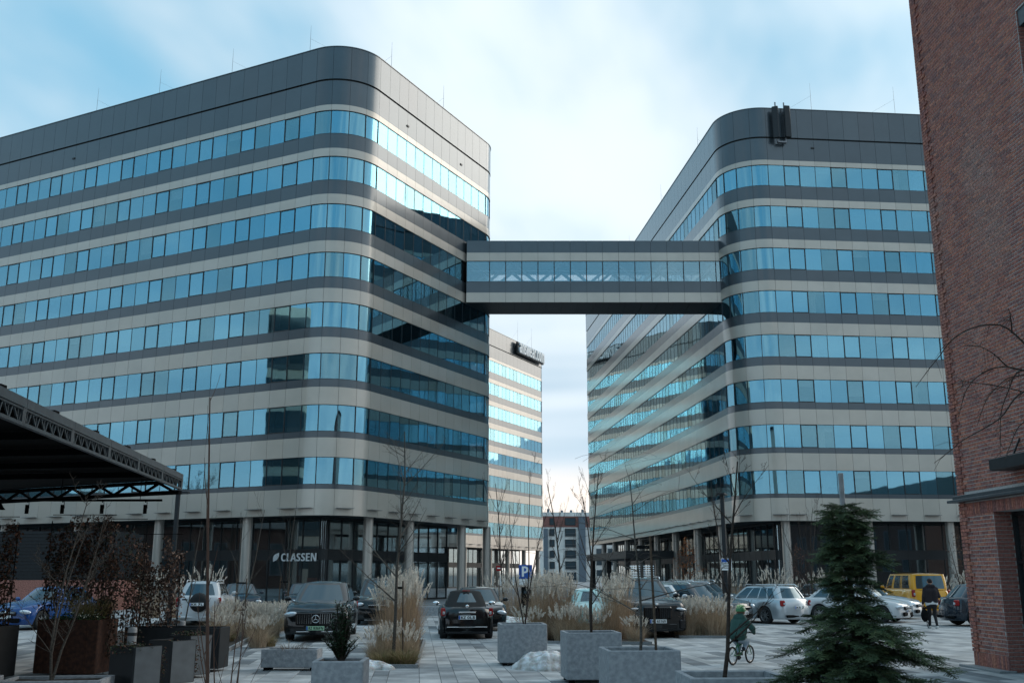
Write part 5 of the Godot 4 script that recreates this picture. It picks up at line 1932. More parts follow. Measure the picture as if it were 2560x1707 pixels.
func plate(parent: Node3D, at: Vector3, back: bool, text: String, ground: Material):
	var bs := Basis(Vector3.UP, PI) if back else Basis()
	var p := put(parent, "licence_plate", cbox_mesh(Vector3(0.52, 0.115, 0.014), 0.003), ground, Transform3D(bs, at))
	put(p, "country_band", box_mesh(Vector3(0.045, 0.105, 0.003), Vector3(-0.234, 0, 0.0085)), M.sign_blue)
	if text != "":
		var tm := text_mesh(text, 0.12, 0.003)
		var bb := tm.get_aabb()
		var k := 0.42 / bb.size.x
		var ky := minf(k * 1.1, 0.085 / bb.size.y)
		put(p, "plate_letters", tm, M.black, Transform3D(Basis.from_scale(Vector3(k, ky, 1)), Vector3(0.02 - bb.get_center().x * k, -bb.get_center().y * ky, 0.009)))

func car(called: String, label: String, at: Vector3, turn: float, o: Dictionary, body_m: Material) -> Node3D:
	var d := {"L": 4.3, "W": 1.80, "H": 1.48, "sf": 0.89, "gc": 0.19, "belt": 0.93, "hood": 0.95, "nose": 0.74, "tail": 0.95, "r": 0.33, "zf": 1.32, "zr": -1.28, "A": 0.80, "B": 0.15, "C": -1.35, "D": -1.95, "roofw": 0.70, "pillars": [0.33, 0.66], "front": "plain", "rear": "plain", "plate_f": "", "plate_r": "", "rails": false, "clad": false, "roof_mat": null, "spare": false, "rearwin": 1.0}
	d.merge(o, true)
	var root := thing(called, label, o.get("category", "car"), at, deg_to_rad(turn), "parked cars")
	var hw: float = d.W * 0.5
	var hl: float = d.L * 0.5
	var shoulder := func(z: float) -> float:
		if z > d.A: return lerpf(d.hood, d.nose, pow(clampf((z - d.A) / (hl - d.A), 0, 1), 1.7))
		if z > d.D: return lerpf(d.hood, d.tail, clampf((d.A - z) / maxf(0.1, d.A - d.D), 0, 1)) if absf(d.hood - d.belt) < 0.2 else d.belt
		return d.tail
	var R: float = d.r * 1.14
	var bottom := func(z: float) -> float:
		var y: float = d.gc
		for ax in [d.zf, d.zr]:
			var dz: float = absf(z - ax)
			if dz < R: y = maxf(y, d.r + sqrt(R * R - dz * dz))
		return y
	var plan := car_plan(hw, hl, -hl, d.get("rc", 0.34), 44, 0.30)
	var rows_def := [[0.0, 0.955, 0.985], [0.07, 0.985, 0.998], [0.30, 1.0, 1.0], [0.52, 1.0, 0.995], [0.74, lerpf(0.99, d.sf, 0.12), 0.985], [0.90, lerpf(0.985, d.sf, 0.5), 0.972], [1.0, d.sf, 0.955]]
	var body := MB.new(true)
	var rows := []
	for rd in rows_def:
		var r := []
		for p in plan:
			var y: float = lerpf(bottom.call(p[1]), shoulder.call(p[1]), rd[0])
			r.append(Vector3(p[0] * rd[1], y, p[1] * rd[2]))
		r.append(r[0])
		rows.append(r)
	for s in [0.80, 0.45, 0.0]:
		var r := []
		for p in plan:
			var z: float = p[1] * 0.955 * (1.0 - 0.05 * (1.0 - s))
			var y: float = shoulder.call(p[1]) + 0.055 * (1.0 - s * s) * smoothstep(0.0, 0.5, hl - absf(p[1]) + 0.08)
			r.append(Vector3(p[0] * d.sf * s, y, z))
		r.append(r[0])
		rows.append(r)
	body.sheet(rows, false)
	put(root, "body", body.done(), body_m)
	# cabin
	var cw: float = hw * (d.sf - 0.015)
	var rw: float = hw * d.roofw
	var b0 := car_plan(cw, d.A, d.D, d.get("cc", 0.16), 36, 0.45)
	var b1 := car_plan(rw, d.B, d.C, d.get("cc", 0.16) * 1.2, 36, 0.35)
	var shell := MB.new(true)
	var panes := {"windshield": MB.new(true), "rear_window": MB.new(true), "side_window": MB.new(true), "side_window2": MB.new(true)}
	var ts := [0.0, 0.07, 0.35, 0.65, 0.91, 1.0]
	var ring := []
	for t in ts:
		var r := []
		for i in b0.size():
			var bulge := 1.0 + 0.035 * sin(t * PI)
			var y0: float = shoulder.call(b0[i][1]) - 0.02
			r.append(Vector3(lerpf(b0[i][0], b1[i][0], t) * bulge, lerpf(y0, d.H - 0.06, t), lerpf(b0[i][1], b1[i][1], t)))
		ring.append(r)
	var nb := b0.size()
	for j in ts.size() - 1:
		for i in nb:
			var i2 := (i + 1) % nb
			var zone: int = b0[i][2] if b0[i][2] == b0[i2][2] else 4
			var dest := shell
			if j > 0 and j < ts.size() - 2 and zone < 4:
				var f: float = (b0[i][3] + b0[i2][3]) * 0.5
				var is_pillar := false
				for p in d.pillars:
					if absf(f - p) < 0.016: is_pillar = true
				if zone == 0: dest = panes.windshield
				elif zone == 2:
					if d.rearwin >= 1.0 or (j > 1 and absf(b0[i][0]) < hw * d.rearwin and absf(b0[i2][0]) < hw * d.rearwin): dest = panes.rear_window
				elif not is_pillar and f > 0.03 and f < d.get("side_end", 0.97): dest = panes.side_window if zone == 1 else panes.side_window2
			dest.quad(ring[j][i], ring[j][i2], ring[j + 1][i2], ring[j + 1][i])
	# roof
	var cap := [ring[ts.size() - 1].duplicate()]
	cap[0].append(cap[0][0])
	for s in [0.86, 0.5, 0.0]:
		var r := []
		for p in b1:
			r.append(Vector3(p[0] * s, d.H - 0.06 + 0.06 * (1.0 - pow(s, 2.5)), lerpf((d.B + d.C) * 0.5, p[1], 0.5 + 0.5 * s)))
		r.append(r[0])
		cap.append(r)
	var roof := MB.new(true)
	roof.sheet(cap, false)
	put(root, "roof", roof.done(), d.roof_mat if d.roof_mat else body_m)
	put(root, "cabin_pillars", shell.done(), d.roof_mat if d.roof_mat else body_m)
	for k in panes:
		if panes[k].used: put(root, "side_window" if k.begins_with("side") else k, panes[k].done(), M.car_glass)
	# underside and wheel wells
	put(root, "underbody", box_mesh(Vector3(d.W * 0.86, 0.46, d.L * 0.88), Vector3(0, d.gc + 0.24, 0)), M.black)
	var wm := car_wheel(d.r, 0.22)
	for sx in [-1, 1]:
		for z in [d.zf, d.zr]:
			var w := put(root, "wheel", wm[0], M.rubber, Transform3D(Basis(Vector3.UP, 0.0 if sx > 0 else PI), Vector3(sx * (hw - 0.125), d.r, z)))
			put(w, "rim", wm[1], M.rim)
			put(w, "brake_disc", wm[2], M.black)
	# mirrors, handles
	for sx in [-1, 1]:
		var m := MB.new(true)
		blob(m, Vector3(sx * (hw + 0.09), d.belt + 0.10, d.A - 0.42), Vector3(0.11, 0.075, 0.06))
		m.bar(Vector3(sx * (hw - 0.08), d.belt + 0.03, d.A - 0.42), Vector3(sx * (hw + 0.05), d.belt + 0.07, d.A - 0.42), 0.05, 0.03)
		put(root, "mirror", m.done(), o.get("mirror_mat", body_m))
		for f in [0.10, 0.55]:
			put(root, "door_handle", cbox_mesh(Vector3(0.03, 0.028, 0.17), 0.006), o.get("trim", body_m), Transform3D(Basis(), Vector3(sx * (hw * 0.985), d.belt - 0.14, lerpf(d.A, d.D, 0.28 + f * 0.62))))
	if d.clad:
		for sx in [-1, 1]:
			put(root, "sill_trim", cbox_mesh(Vector3(0.05, 0.14, d.zf - d.zr - R * 2.1), 0.01), M.black, Transform3D(Basis(), Vector3(sx * (hw - 0.015), d.gc + 0.08, (d.zf + d.zr) * 0.5)))
	if d.rails:
		for sx in [-1, 1]:
			var rl := MB.new(true)
			rl.tube([Vector3(sx * rw * 0.92, d.H - 0.05, d.B - 0.1), Vector3(sx * rw * 0.94, d.H + 0.03, d.B - 0.25), Vector3(sx * rw * 0.94, d.H + 0.03, d.C + 0.25), Vector3(sx * rw * 0.92, d.H - 0.05, d.C + 0.1)], [0.018, 0.018, 0.018, 0.018], 6)
			put(root, "roof_rail", rl.done(), o.get("rail_mat", M.chrome))
	var yl: float = lerpf(d.gc, d.nose, 0.80)
	# ---- front
	for sx in [-1, 1]:
		var h := MB.new(true)
		var tilt := Basis(Vector3.UP, sx * 0.52) * Basis(Vector3(0, 0, 1), sx * (-0.12 if d.front != "round" else 0.0))
		var hs: Vector3 = o.get("lamp", Vector3(0.20, 0.075, 0.09))
		blob(h, Vector3(sx * (hw - hs.x * 0.98), yl, hl - 0.145), hs, tilt, 16)
		put(root, "headlight", h.done(), M.headlight)
	match d.front:
		"ev":
			var gp := MB.new()
			gp.cbox(Vector3(0, yl - 0.13, hl - 0.055), Vector3(1.16, 0.36, 0.08), 0.03)
			var gr := put(root, "grille", gp.done(), M.gloss_black)
			for k in 17:
				if absf(k - 8) < 1.5: continue
				put(gr, "grille_bar", box_mesh(Vector3(0.013, 0.27, 0.012), Vector3(-0.52 + k * 0.065, yl - 0.13, hl - 0.012)), M.chrome)
			var star := MB.new(true)
			var ringp := []
			for k in 25:
				var a := TAU * k / 24.0
				ringp.append(Vector3(cos(a) * 0.105, yl - 0.13 + sin(a) * 0.105, hl - 0.0))
			var rr := []
			for k in 25: rr.append(0.011)
			star.tube(ringp, rr, 6, false)
			for k in 3:
				var a := PI * 0.5 + TAU * k / 3.0
				star.tube([Vector3(0, yl - 0.13, hl + 0.005), Vector3(cos(a) * 0.10, yl - 0.13 + sin(a) * 0.10, hl)], [0.018, 0.004], 4)
			put(root, "emblem", star.done(), M.chrome)
			var bp := MB.new()
			bp.cbox(Vector3(0, d.gc + 0.08, hl - 0.045), Vector3(1.1, 0.025, 0.06), 0.006)
			put(root, "bumper_trim", bp.done(), M.chrome)
			put(root, "bonnet_line", box_mesh(Vector3(1.3, 0.012, 0.02), Vector3(0, yl + 0.085, hl - 0.10)), M.headlight)
		"kidney":
			for sx in [-1, 1]:
				var kd := MB.new()
				kd.cbox(Vector3(sx * 0.23, yl - 0.10, hl - 0.045), Vector3(0.42, 0.38, 0.08), 0.04)
				var g := put(root, "grille", kd.done(), M.gloss_black)
				for k in 6: put(g, "grille_bar", box_mesh(Vector3(0.018, 0.30, 0.014), Vector3(sx * 0.23 - 0.15 + k * 0.06, yl - 0.10, hl - 0.004)), M.dark_steel)
			var lo := MB.new()
			lo.cbox(Vector3(0, d.gc + 0.14, hl - 0.05), Vector3(1.2, 0.16, 0.08), 0.02)
			for sx in [-1, 1]: lo.cbox(Vector3(sx * 0.80, d.gc + 0.20, hl - 0.17), Vector3(0.22, 0.28, 0.10), 0.03, Basis(Vector3.UP, sx * 0.5))
			put(root, "air_intake", lo.done(), M.gloss_black)
			var em := MB.new(true)
			blob(em, Vector3(0, yl + 0.14, hl - 0.115), Vector3(0.045, 0.045, 0.02))
			put(root, "emblem", em.done(), M.chrome)
		"round":
			var st := MB.new()
			st.cbox(Vector3(0, yl - 0.10, hl - 0.02), Vector3(0.34, 0.020, 0.02), 0.006)
			put(root, "moustache_trim", st.done(), M.chrome)
			var em := MB.new(true)
			blob(em, Vector3(0, yl - 0.06, hl - 0.02), Vector3(0.055, 0.055, 0.02))
			put(root, "emblem", em.done(), M.chrome)
			put(root, "air_intake", cbox_mesh(Vector3(0.9, 0.10, 0.06), 0.02), M.black, Transform3D(Basis(), Vector3(0, d.gc + 0.13, hl - 0.025)))
		_:
			var g := MB.new()
			g.cbox(Vector3(0, yl - 0.06, hl - 0.045), Vector3(0.82, 0.15, 0.08), 0.03)
			put(root, "grille", g.done(), M.gloss_black)
			put(root, "grille_bar", cbox_mesh(Vector3(0.80, 0.022, 0.02), 0.005), M.chrome, Transform3D(Basis(), Vector3(0, yl - 0.03, hl - 0.004)))
			put(root, "air_intake", cbox_mesh(Vector3(1.15, 0.16, 0.08), 0.03), M.black, Transform3D(Basis(), Vector3(0, d.gc + 0.15, hl - 0.05)))
			var em := MB.new(true)
			blob(em, Vector3(0, yl - 0.02, hl - 0.0), Vector3(0.06, 0.06, 0.02))
			put(root, "emblem", em.done(), M.chrome)
	if d.plate_f != "": plate(root, Vector3(0, d.gc + o.get("plate_y", 0.27), hl + 0.012), false, d.plate_f, o.get("plate_mat", M.sign_white))
	# ---- rear
	var yt: float = lerpf(d.gc, d.tail, 0.78)
	for sx in [-1, 1]:
		var t := MB.new()
		var ts2: Vector3 = o.get("tail_lamp", Vector3(0.20, 0.22, 0.10))
		t.cbox(Vector3(sx * (hw - ts2.x * 0.5 - 0.015), yt + o.get("tail_y", 0.0), -hl + 0.155), ts2, 0.03, Basis(Vector3.UP, sx * -0.55))
		var tl := put(root, "tail_light", t.done(), M.tail_red)
		put(tl, "reverse_lamp", cbox_mesh(Vector3(ts2.x * 0.45, ts2.y * 0.35, 0.05), 0.01), M.headlight, Transform3D(Basis(Vector3.UP, sx * -0.35), Vector3(sx * (hw - ts2.x * 0.75), yt + o.get("tail_y", 0.0) - ts2.y * 0.12, -hl + 0.085)))
	if d.plate_r != "": plate(root, Vector3(0, d.gc + o.get("plate_ry", 0.45), -hl - 0.010 + o.get("plate_rz", 0.0)), true, d.plate_r, M.sign_white)
	put(root, "rear_bumper", cbox_mesh(Vector3(d.W * 0.80, 0.10, 0.08), 0.03), o.get("bumper_mat", M.black), Transform3D(Basis(), Vector3(0, d.gc + 0.12, -hl + 0.045)))
	match d.rear:
		"fiat":
			put(root, "plate_trim", cbox_mesh(Vector3(0.52, 0.035, 0.03), 0.008), M.chrome, Transform3D(Basis(), Vector3(0, yt + 0.03, -hl + 0.01)))
			var em := MB.new(true)
			blob(em, Vector3(0, yt + 0.20, -hl + 0.055), Vector3(0.055, 0.055, 0.02))
			put(root, "emblem", em.done(), M.chrome)
			put(root, "bumper_trim", cbox_mesh(Vector3(1.22, 0.022, 0.03), 0.005), M.chrome, Transform3D(Basis(), Vector3(0, d.gc + 0.20, -hl + 0.012)))
			put(root, "brake_light", cbox_mesh(Vector3(0.24, 0.03, 0.04), 0.006), M.tail_red, Transform3D(Basis(), Vector3(0, d.H - 0.03, d.C - 0.02)))
	if d.spare:
		var sp := MB.new(true)
		var ax := Basis(Vector3(1, 0, 0), -PI * 0.5)
		sp.lathe([Vector2(0.0, 0.17), Vector2(0.20, 0.17), Vector2(0.30, 0.14), Vector2(0.35, 0.05), Vector2(0.35, -0.02)], 28, Vector3(-0.05, 0.88, -hl + 0.02), ax)
		put(root, "spare_wheel_cover", sp.done(), M.rubber)
		put(root, "tail_handle", cbox_mesh(Vector3(0.20, 0.05, 0.04), 0.012), M.black, Transform3D(Basis(), Vector3(0.48, 0.98, -hl - 0.005)))
	return root

func build_cars():
	var m
	m = mat("car_glass", Color(0.070, 0.105, 0.125), 0.04, 0.85)
	m = mat("rubber", Color(0.012, 0.012, 0.013), 0.75)
	m = mat("rim", Color(0.42, 0.43, 0.44), 0.3, 0.8)
	m = mat("chrome", Color(0.75, 0.76, 0.77), 0.12, 1.0)
	m = mat("gloss_black", Color(0.006, 0.006, 0.007), 0.18)
	m = mat("headlight", Color(0.62, 0.66, 0.70), 0.10, 0.6)
	m = mat("tail_red", Color(0.30, 0.012, 0.012), 0.18)
	m = mat("soft_top", Color(0.010, 0.011, 0.012), 0.9)
	m = mat("plate_green", Color(0.42, 0.66, 0.44), 0.5)
	var black := paint("paint_black", Color(0.004, 0.006, 0.008), 0.0)
	var navy := paint("paint_navy", Color(0.012, 0.022, 0.035), 0.3)
	var graphite := paint("paint_graphite", Color(0.055, 0.062, 0.07), 0.5)
	var silver := paint("paint_silver", Color(0.46, 0.50, 0.53), 0.55)
	var white := paint("paint_white", Color(0.60, 0.61, 0.62), 0.0)
	var mint := paint("paint_mint", Color(0.36, 0.62, 0.60), 0.0)
	var blue := paint("paint_blue", Color(0.010, 0.06, 0.22), 0.1)
	var yellow := paint("paint_yellow", Color(0.74, 0.33, 0.006), 0.0)
	var suv := {"L": 4.9, "W": 1.94, "H": 1.72, "gc": 0.21, "belt": 1.08, "hood": 1.10, "nose": 0.92, "tail": 1.12, "r": 0.37, "zf": 1.48, "zr": -1.46, "A": 1.05, "B": 0.35, "C": -1.85, "D": -2.25, "roofw": 0.70, "cc": 0.18}
	var mini := {"L": 3.57, "W": 1.64, "H": 1.44, "gc": 0.16, "belt": 0.90, "hood": 0.97, "nose": 0.74, "tail": 0.93, "r": 0.30, "zf": 1.14, "zr": -1.16, "A": 0.92, "B": 0.30, "C": -0.90, "D": -1.60, "sf": 0.78, "roofw": 0.57, "rc": 0.46, "cc": 0.26, "pillars": [0.52], "front": "round", "rear": "fiat"}
	car("electric_car", "black electric off-roader with star emblem and chrome striped grille, facing the camera", Vector3(-5.95, 0, -32.9), 5.3, suv.merged({"L": 5.1, "W": 1.92, "H": 1.70, "front": "ev", "plate_f": "RZ 936FN", "plate_mat": M.plate_green, "plate_y": 0.18, "lamp": Vector3(0.22, 0.075, 0.10), "B": 0.2, "C": -1.6}, true), black)
	car("hatchback", "small black soft-top hatchback seen from behind", Vector3(-1.52, 0, -33.35), 185.3, mini.merged({"plate_r": "KZ 0L8", "roof_mat": M.soft_top, "rearwin": 0.60, "plate_ry": 0.48, "tail_lamp": Vector3(0.15, 0.24, 0.08), "tail_y": 0.04, "mirror_mat": M.chrome}, true), black)
	car("hatchback", "mint green small hatchback behind the tall plume grass", Vector3(2.62, 0, -36.3), 5.3, mini.merged({"plate_f": "KR 5", "lamp": Vector3(0.12, 0.11, 0.08)}, true), mint)
	car("luxury_car", "black luxury off-roader with wide double grille, facing the camera beside the plume grass", Vector3(4.25, 0, -34.6), 5.3, suv.merged({"L": 5.15, "W": 2.0, "H": 1.80, "hood": 1.18, "belt": 1.14, "tail": 1.18, "nose": 1.02, "front": "kidney", "plate_f": "KK 6S169", "plate_y": 0.30, "rails": true, "lamp": Vector3(0.22, 0.05, 0.09)}, true), black)
	car("parked_car", "silver crossover with bright headlight, right behind the black luxury off-roader", Vector3(5.60, 0, -40.3), 5.3, suv.merged({"L": 4.4, "W": 1.83, "H": 1.56, "hood": 1.0, "belt": 1.0, "tail": 1.02, "nose": 0.86, "zf": 1.33, "zr": -1.33, "C": -1.55, "D": -1.95, "A": 0.9, "r": 0.34}, true), silver)
	car("parked_car", "grey off-roader behind the black estate, near the orange-brown tree", Vector3(8.6, 0, -47.0), 28.0, suv.merged({"L": 4.5, "W": 1.84, "H": 1.62, "rails": true}, true), graphite)
	car("parked_car", "dark family car turned towards the child cyclist, with roof rails", Vector3(7.35, 0, -41.5), 40.0, suv.merged({"L": 4.65, "W": 1.88, "H": 1.58, "hood": 0.98, "belt": 0.98, "tail": 1.0, "nose": 0.84, "rails": true, "clad": true, "plate_f": "KR 61", "r": 0.34, "lamp": Vector3(0.20, 0.10, 0.10)}, true), graphite)
	car("parked_car", "silver estate car seen from its rear corner with roof rack", Vector3(10.05, 0, -42.9), 213.5, {"L": 4.6, "W": 1.80, "H": 1.48, "C": -1.85, "D": -2.15, "rails": true, "pillars": [0.30, 0.58, 0.80], "plate_r": "KR 2", "tail": 0.98}, silver)
	car("parked_car", "dark blue car half hidden between the estate car and the conifer", Vector3(15.8, 0, -52.0), 10.0, {}, navy)
	car("parked_car", "pale silver hatchback behind the conifer, nose towards the walking person", Vector3(14.45, 0, -43.7), 53.0, {"H": 1.46, "plate_f": "KR 8"}, white)
	car("parked_car", "second pale silver hatchback just behind the conifer's nearer one", Vector3(16.25, 0, -47.0), 53.0, {"H": 1.50}, silver)
	car("van", "yellow van seen from behind, in front of the right office block", Vector3(20.25, 0, -52.4), 180.0, {"category": "van", "L": 4.9, "W": 1.92, "H": 1.97, "gc": 0.22, "belt": 1.18, "hood": 1.18, "nose": 0.98, "tail": 1.20, "r": 0.34, "zf": 1.55, "zr": -1.45, "A": 1.75, "B": 1.05, "C": -2.22, "D": -2.38, "roofw": 0.84, "pillars": [0.25, 0.30, 0.58, 0.62], "tail_lamp": Vector3(0.16, 0.34, 0.08), "tail_y": 0.03, "side_end": 0.93}, yellow)
	car("parked_car", "dark car cut off by the brick house", Vector3(18.75, 0, -40.0), 92.0, suv.merged({"L": 4.4, "W": 1.82, "H": 1.56, "hood": 1.0, "belt": 1.02, "tail": 1.05, "zf": 1.33, "zr": -1.33, "r": 0.36, "C": -1.5, "D": -1.95, "A": 0.9}, true), navy)
	car("off_roader", "white off-roader seen from behind with a spare wheel on its tailgate", Vector3(-12.05, 0, -41.2), 185.3, suv.merged({"L": 3.9, "W": 1.72, "H": 1.66, "zf": 1.2, "zr": -1.2, "A": 0.75, "B": 0.2, "C": -1.55, "D": -1.80, "r": 0.35, "rails": true, "rail_mat": white, "spare": true, "plate_r": "KR 7L", "plate_ry": 0.60, "plate_rz": -0.17, "clad": true, "tail_lamp": Vector3(0.13, 0.34, 0.08), "tail_y": -0.04, "bumper_mat": white}, true), white)
	car("parked_car", "dark car behind the white off-roader, in front of the office glass", Vector3(-13.6, 0, -52.0), 20.0, {}, navy)
	car("parked_car", "dark blue car whose roof shows behind the black electric car's left", Vector3(-10.6, 0, -53.0), 15.0, {}, navy)
	car("parked_car", "black people carrier behind the black electric car's right side", Vector3(-5.35, 0, -42.5), 5.3, suv.merged({"H": 1.78}, true), black)
	car("parked_car", "dark car half hidden to the right of the small soft-top hatchback", Vector3(-1.25, 0, -38.0), 6.0, {"W": 1.78, "H": 1.47, "front": "plain"}, black)
	car("parked_car", "blue hatchback behind the climbers at the left", Vector3(-17.2, 0, -38.5), -14.0, {"plate_f": "KR 3"}, blue)
# ---------------------------------------------------------------- people
# bones: [a, b, radius a, radius b, colour]; one continuous surface-nets skin round all of them
func skin(bones: Array, cell: float, k: float) -> ArrayMesh:
	var lo := Vector3.ONE * 1e9
	var hi := -lo
	for b in bones:
		var r := maxf(b[2], b[3]) + 3.0 * cell
		for p in [b[0], b[1]]:
			lo = lo.min(p - Vector3.ONE * r)
			hi = hi.max(p + Vector3.ONE * r)
	var nx := int((hi.x - lo.x) / cell) + 2
	var ny := int((hi.y - lo.y) / cell) + 2
	var nz := int((hi.z - lo.z) / cell) + 2
	var f := PackedFloat32Array()
	f.resize(nx * ny * nz)
	f.fill(1.0)
	var own := PackedInt32Array()
	own.resize(nx * ny * nz)
	var best := PackedFloat32Array()
	best.resize(nx * ny * nz)
	best.fill(1e3)
	for bi in bones.size():
		var b: Array = bones[bi]
		var pa: Vector3 = b[0]
		var pb: Vector3 = b[1]
		var ra: float = b[2]
		var rb: float = b[3]
		var pad := maxf(ra, rb) + k + 2.0 * cell
		var mn := ((pa.min(pb) - Vector3.ONE * pad - lo) / cell).floor()
		var mx := ((pa.max(pb) + Vector3.ONE * pad - lo) / cell).ceil()
		var ab := pb - pa
		var l2 := maxf(ab.length_squared(), 1e-8)
		for z in range(maxi(0, int(mn.z)), mini(nz, int(mx.z) + 1)):
			for y in range(maxi(0, int(mn.y)), mini(ny, int(mx.y) + 1)):
				for x in range(maxi(0, int(mn.x)), mini(nx, int(mx.x) + 1)):
					var p := lo + Vector3(x, y, z) * cell
					var t := clampf((p - pa).dot(ab) / l2, 0.0, 1.0)
					var d := p.distance_to(pa + ab * t) - lerpf(ra, rb, t)
					var i := (z * ny + y) * nx + x
					if d < best[i]:
						best[i] = d
						own[i] = bi
					var h := maxf(k - absf(f[i] - d), 0.0) / k
					f[i] = minf(f[i], d) - h * h * k * 0.25
	var st := SurfaceTool.new()
	st.begin(Mesh.PRIMITIVE_TRIANGLES)
	st.set_smooth_group(0)
	var idx := {}
	var verts := []
	var cols := []
	for z in nz - 1:
		for y in ny - 1:
			for x in nx - 1:
				var mask := 0
				var base := (z * ny + y) * nx + x
				var vals := []
				for c in 8:
					var v := f[base + (c & 1) + ((c >> 1) & 1) * nx + ((c >> 2) & 1) * nx * ny]
					vals.append(v)
					if v < 0.0: mask |= 1 << c
				if mask == 0 or mask == 255: continue
				var s := Vector3.ZERO
				var n := 0
				for e in [[0, 1], [2, 3], [4, 5], [6, 7], [0, 2], [1, 3], [4, 6], [5, 7], [0, 4], [1, 5], [2, 6], [3, 7]]:
					var va: float = vals[e[0]]
					var vb: float = vals[e[1]]
					if (va < 0.0) != (vb < 0.0):
						var t := va / (va - vb)
						var q0 := Vector3(e[0] & 1, (e[0] >> 1) & 1, (e[0] >> 2) & 1)
						var q1 := Vector3(e[1] & 1, (e[1] >> 1) & 1, (e[1] >> 2) & 1)
						s += q0.lerp(q1, t)
						n += 1
				idx[base] = verts.size()
				verts.append(lo + (Vector3(x, y, z) + s / n) * cell)
				cols.append(bones[own[base]][4])
	var emit := func(a: int, b: int, c: int, d: int, flip: bool):
		if not (idx.has(a) and idx.has(b) and idx.has(c) and idx.has(d)): return
		var q := [idx[a], idx[b], idx[c], idx[d]]
		var order := [0, 2, 1, 0, 3, 2] if flip else [0, 1, 2, 0, 2, 3]
		for i in order:
			st.set_color(cols[q[i]])
			st.add_vertex(verts[q[i]])
	for z in range(1, nz - 1):
		for y in range(1, ny - 1):
			for x in range(1, nx - 1):
				var i := (z * ny + y) * nx + x
				var v := f[i] < 0.0
				if v != (f[i + 1] < 0.0): emit.call(i, i - nx, i - nx - nx * ny, i - nx * ny, v)
				if v != (f[i + nx] < 0.0): emit.call(i, i - nx * ny, i - 1 - nx * ny, i - 1, v)
				if v != (f[i + nx * ny] < 0.0): emit.call(i, i - 1, i - 1 - nx, i - nx, v)
	st.generate_normals()
	st.index()
	return st.commit()

func hand_bones(w: Vector3, d: Vector3, across: Vector3, s: float, c: Color) -> Array:
	var out := []
	var palm := w + d * 0.075 * s
	out.append([w, palm, 0.026 * s, 0.030 * s, c])
	var curl := d.cross(across).normalized()
	for k in 4:
		var b := palm + across * (k - 1.5) * 0.019 * s
		var m: Vector3 = b + (d + curl * 0.35).normalized() * [0.034, 0.040, 0.037, 0.028][k] * s
		var e: Vector3 = m + (d + curl * 1.3).normalized() * [0.028, 0.032, 0.030, 0.022][k] * s
		out.append([b, m, 0.0095 * s, 0.009 * s, c])
		out.append([m, e, 0.009 * s, 0.0075 * s, c])
	var t0 := w + d * 0.03 * s - across * 0.028 * s
	var t1 := t0 - across * 0.022 * s + d * 0.03 * s
	out.append([t0, t1, 0.011 * s, 0.010 * s, c])
	out.append([t1, t1 + d * 0.026 * s + curl * 0.012 * s, 0.010 * s, 0.008 * s, c])
	return out

func head_bones(c: Vector3, fw: Vector3, s: float, skin_c: Color, hair: Color) -> Array:
	var rt := fw.cross(Vector3.UP).normalized()
	var out := []
	out.append([c + Vector3(0, 0.035, 0) * s - fw * 0.012 * s, c + Vector3(0, 0.05, 0) * s + fw * 0.012 * s, 0.088 * s, 0.086 * s, hair])
	out.append([c + fw * 0.030 * s + Vector3(0, 0.01, 0) * s, c + fw * 0.040 * s + Vector3(0, -0.075, 0) * s, 0.070 * s, 0.045 * s, skin_c])
	out.append([c + fw * 0.098 * s + Vector3(0, -0.005, 0) * s, c + fw * 0.112 * s + Vector3(0, -0.032, 0) * s, 0.011 * s, 0.015 * s, skin_c])
	out.append([c + fw * 0.086 * s + Vector3(0, -0.066, 0) * s - rt * 0.018 * s, c + fw * 0.086 * s + Vector3(0, -0.066, 0) * s + rt * 0.018 * s, 0.009 * s, 0.009 * s, Color(0.35, 0.13, 0.11)])
	for sx in [-1.0, 1.0]:
		out.append([c + rt * 0.086 * s * sx + Vector3(0, 0.012, 0) * s, c + rt * 0.090 * s * sx + Vector3(0, -0.028, 0) * s - fw * 0.005 * s, 0.016 * s, 0.011 * s, skin_c])
		out.append([c + fw * 0.092 * s + rt * 0.032 * s * sx + Vector3(0, 0.008, 0) * s, c + fw * 0.092 * s + rt * 0.033 * s * sx + Vector3(0, 0.008, 0) * s, 0.011 * s, 0.011 * s, Color(0.05, 0.04, 0.04)])
	return out

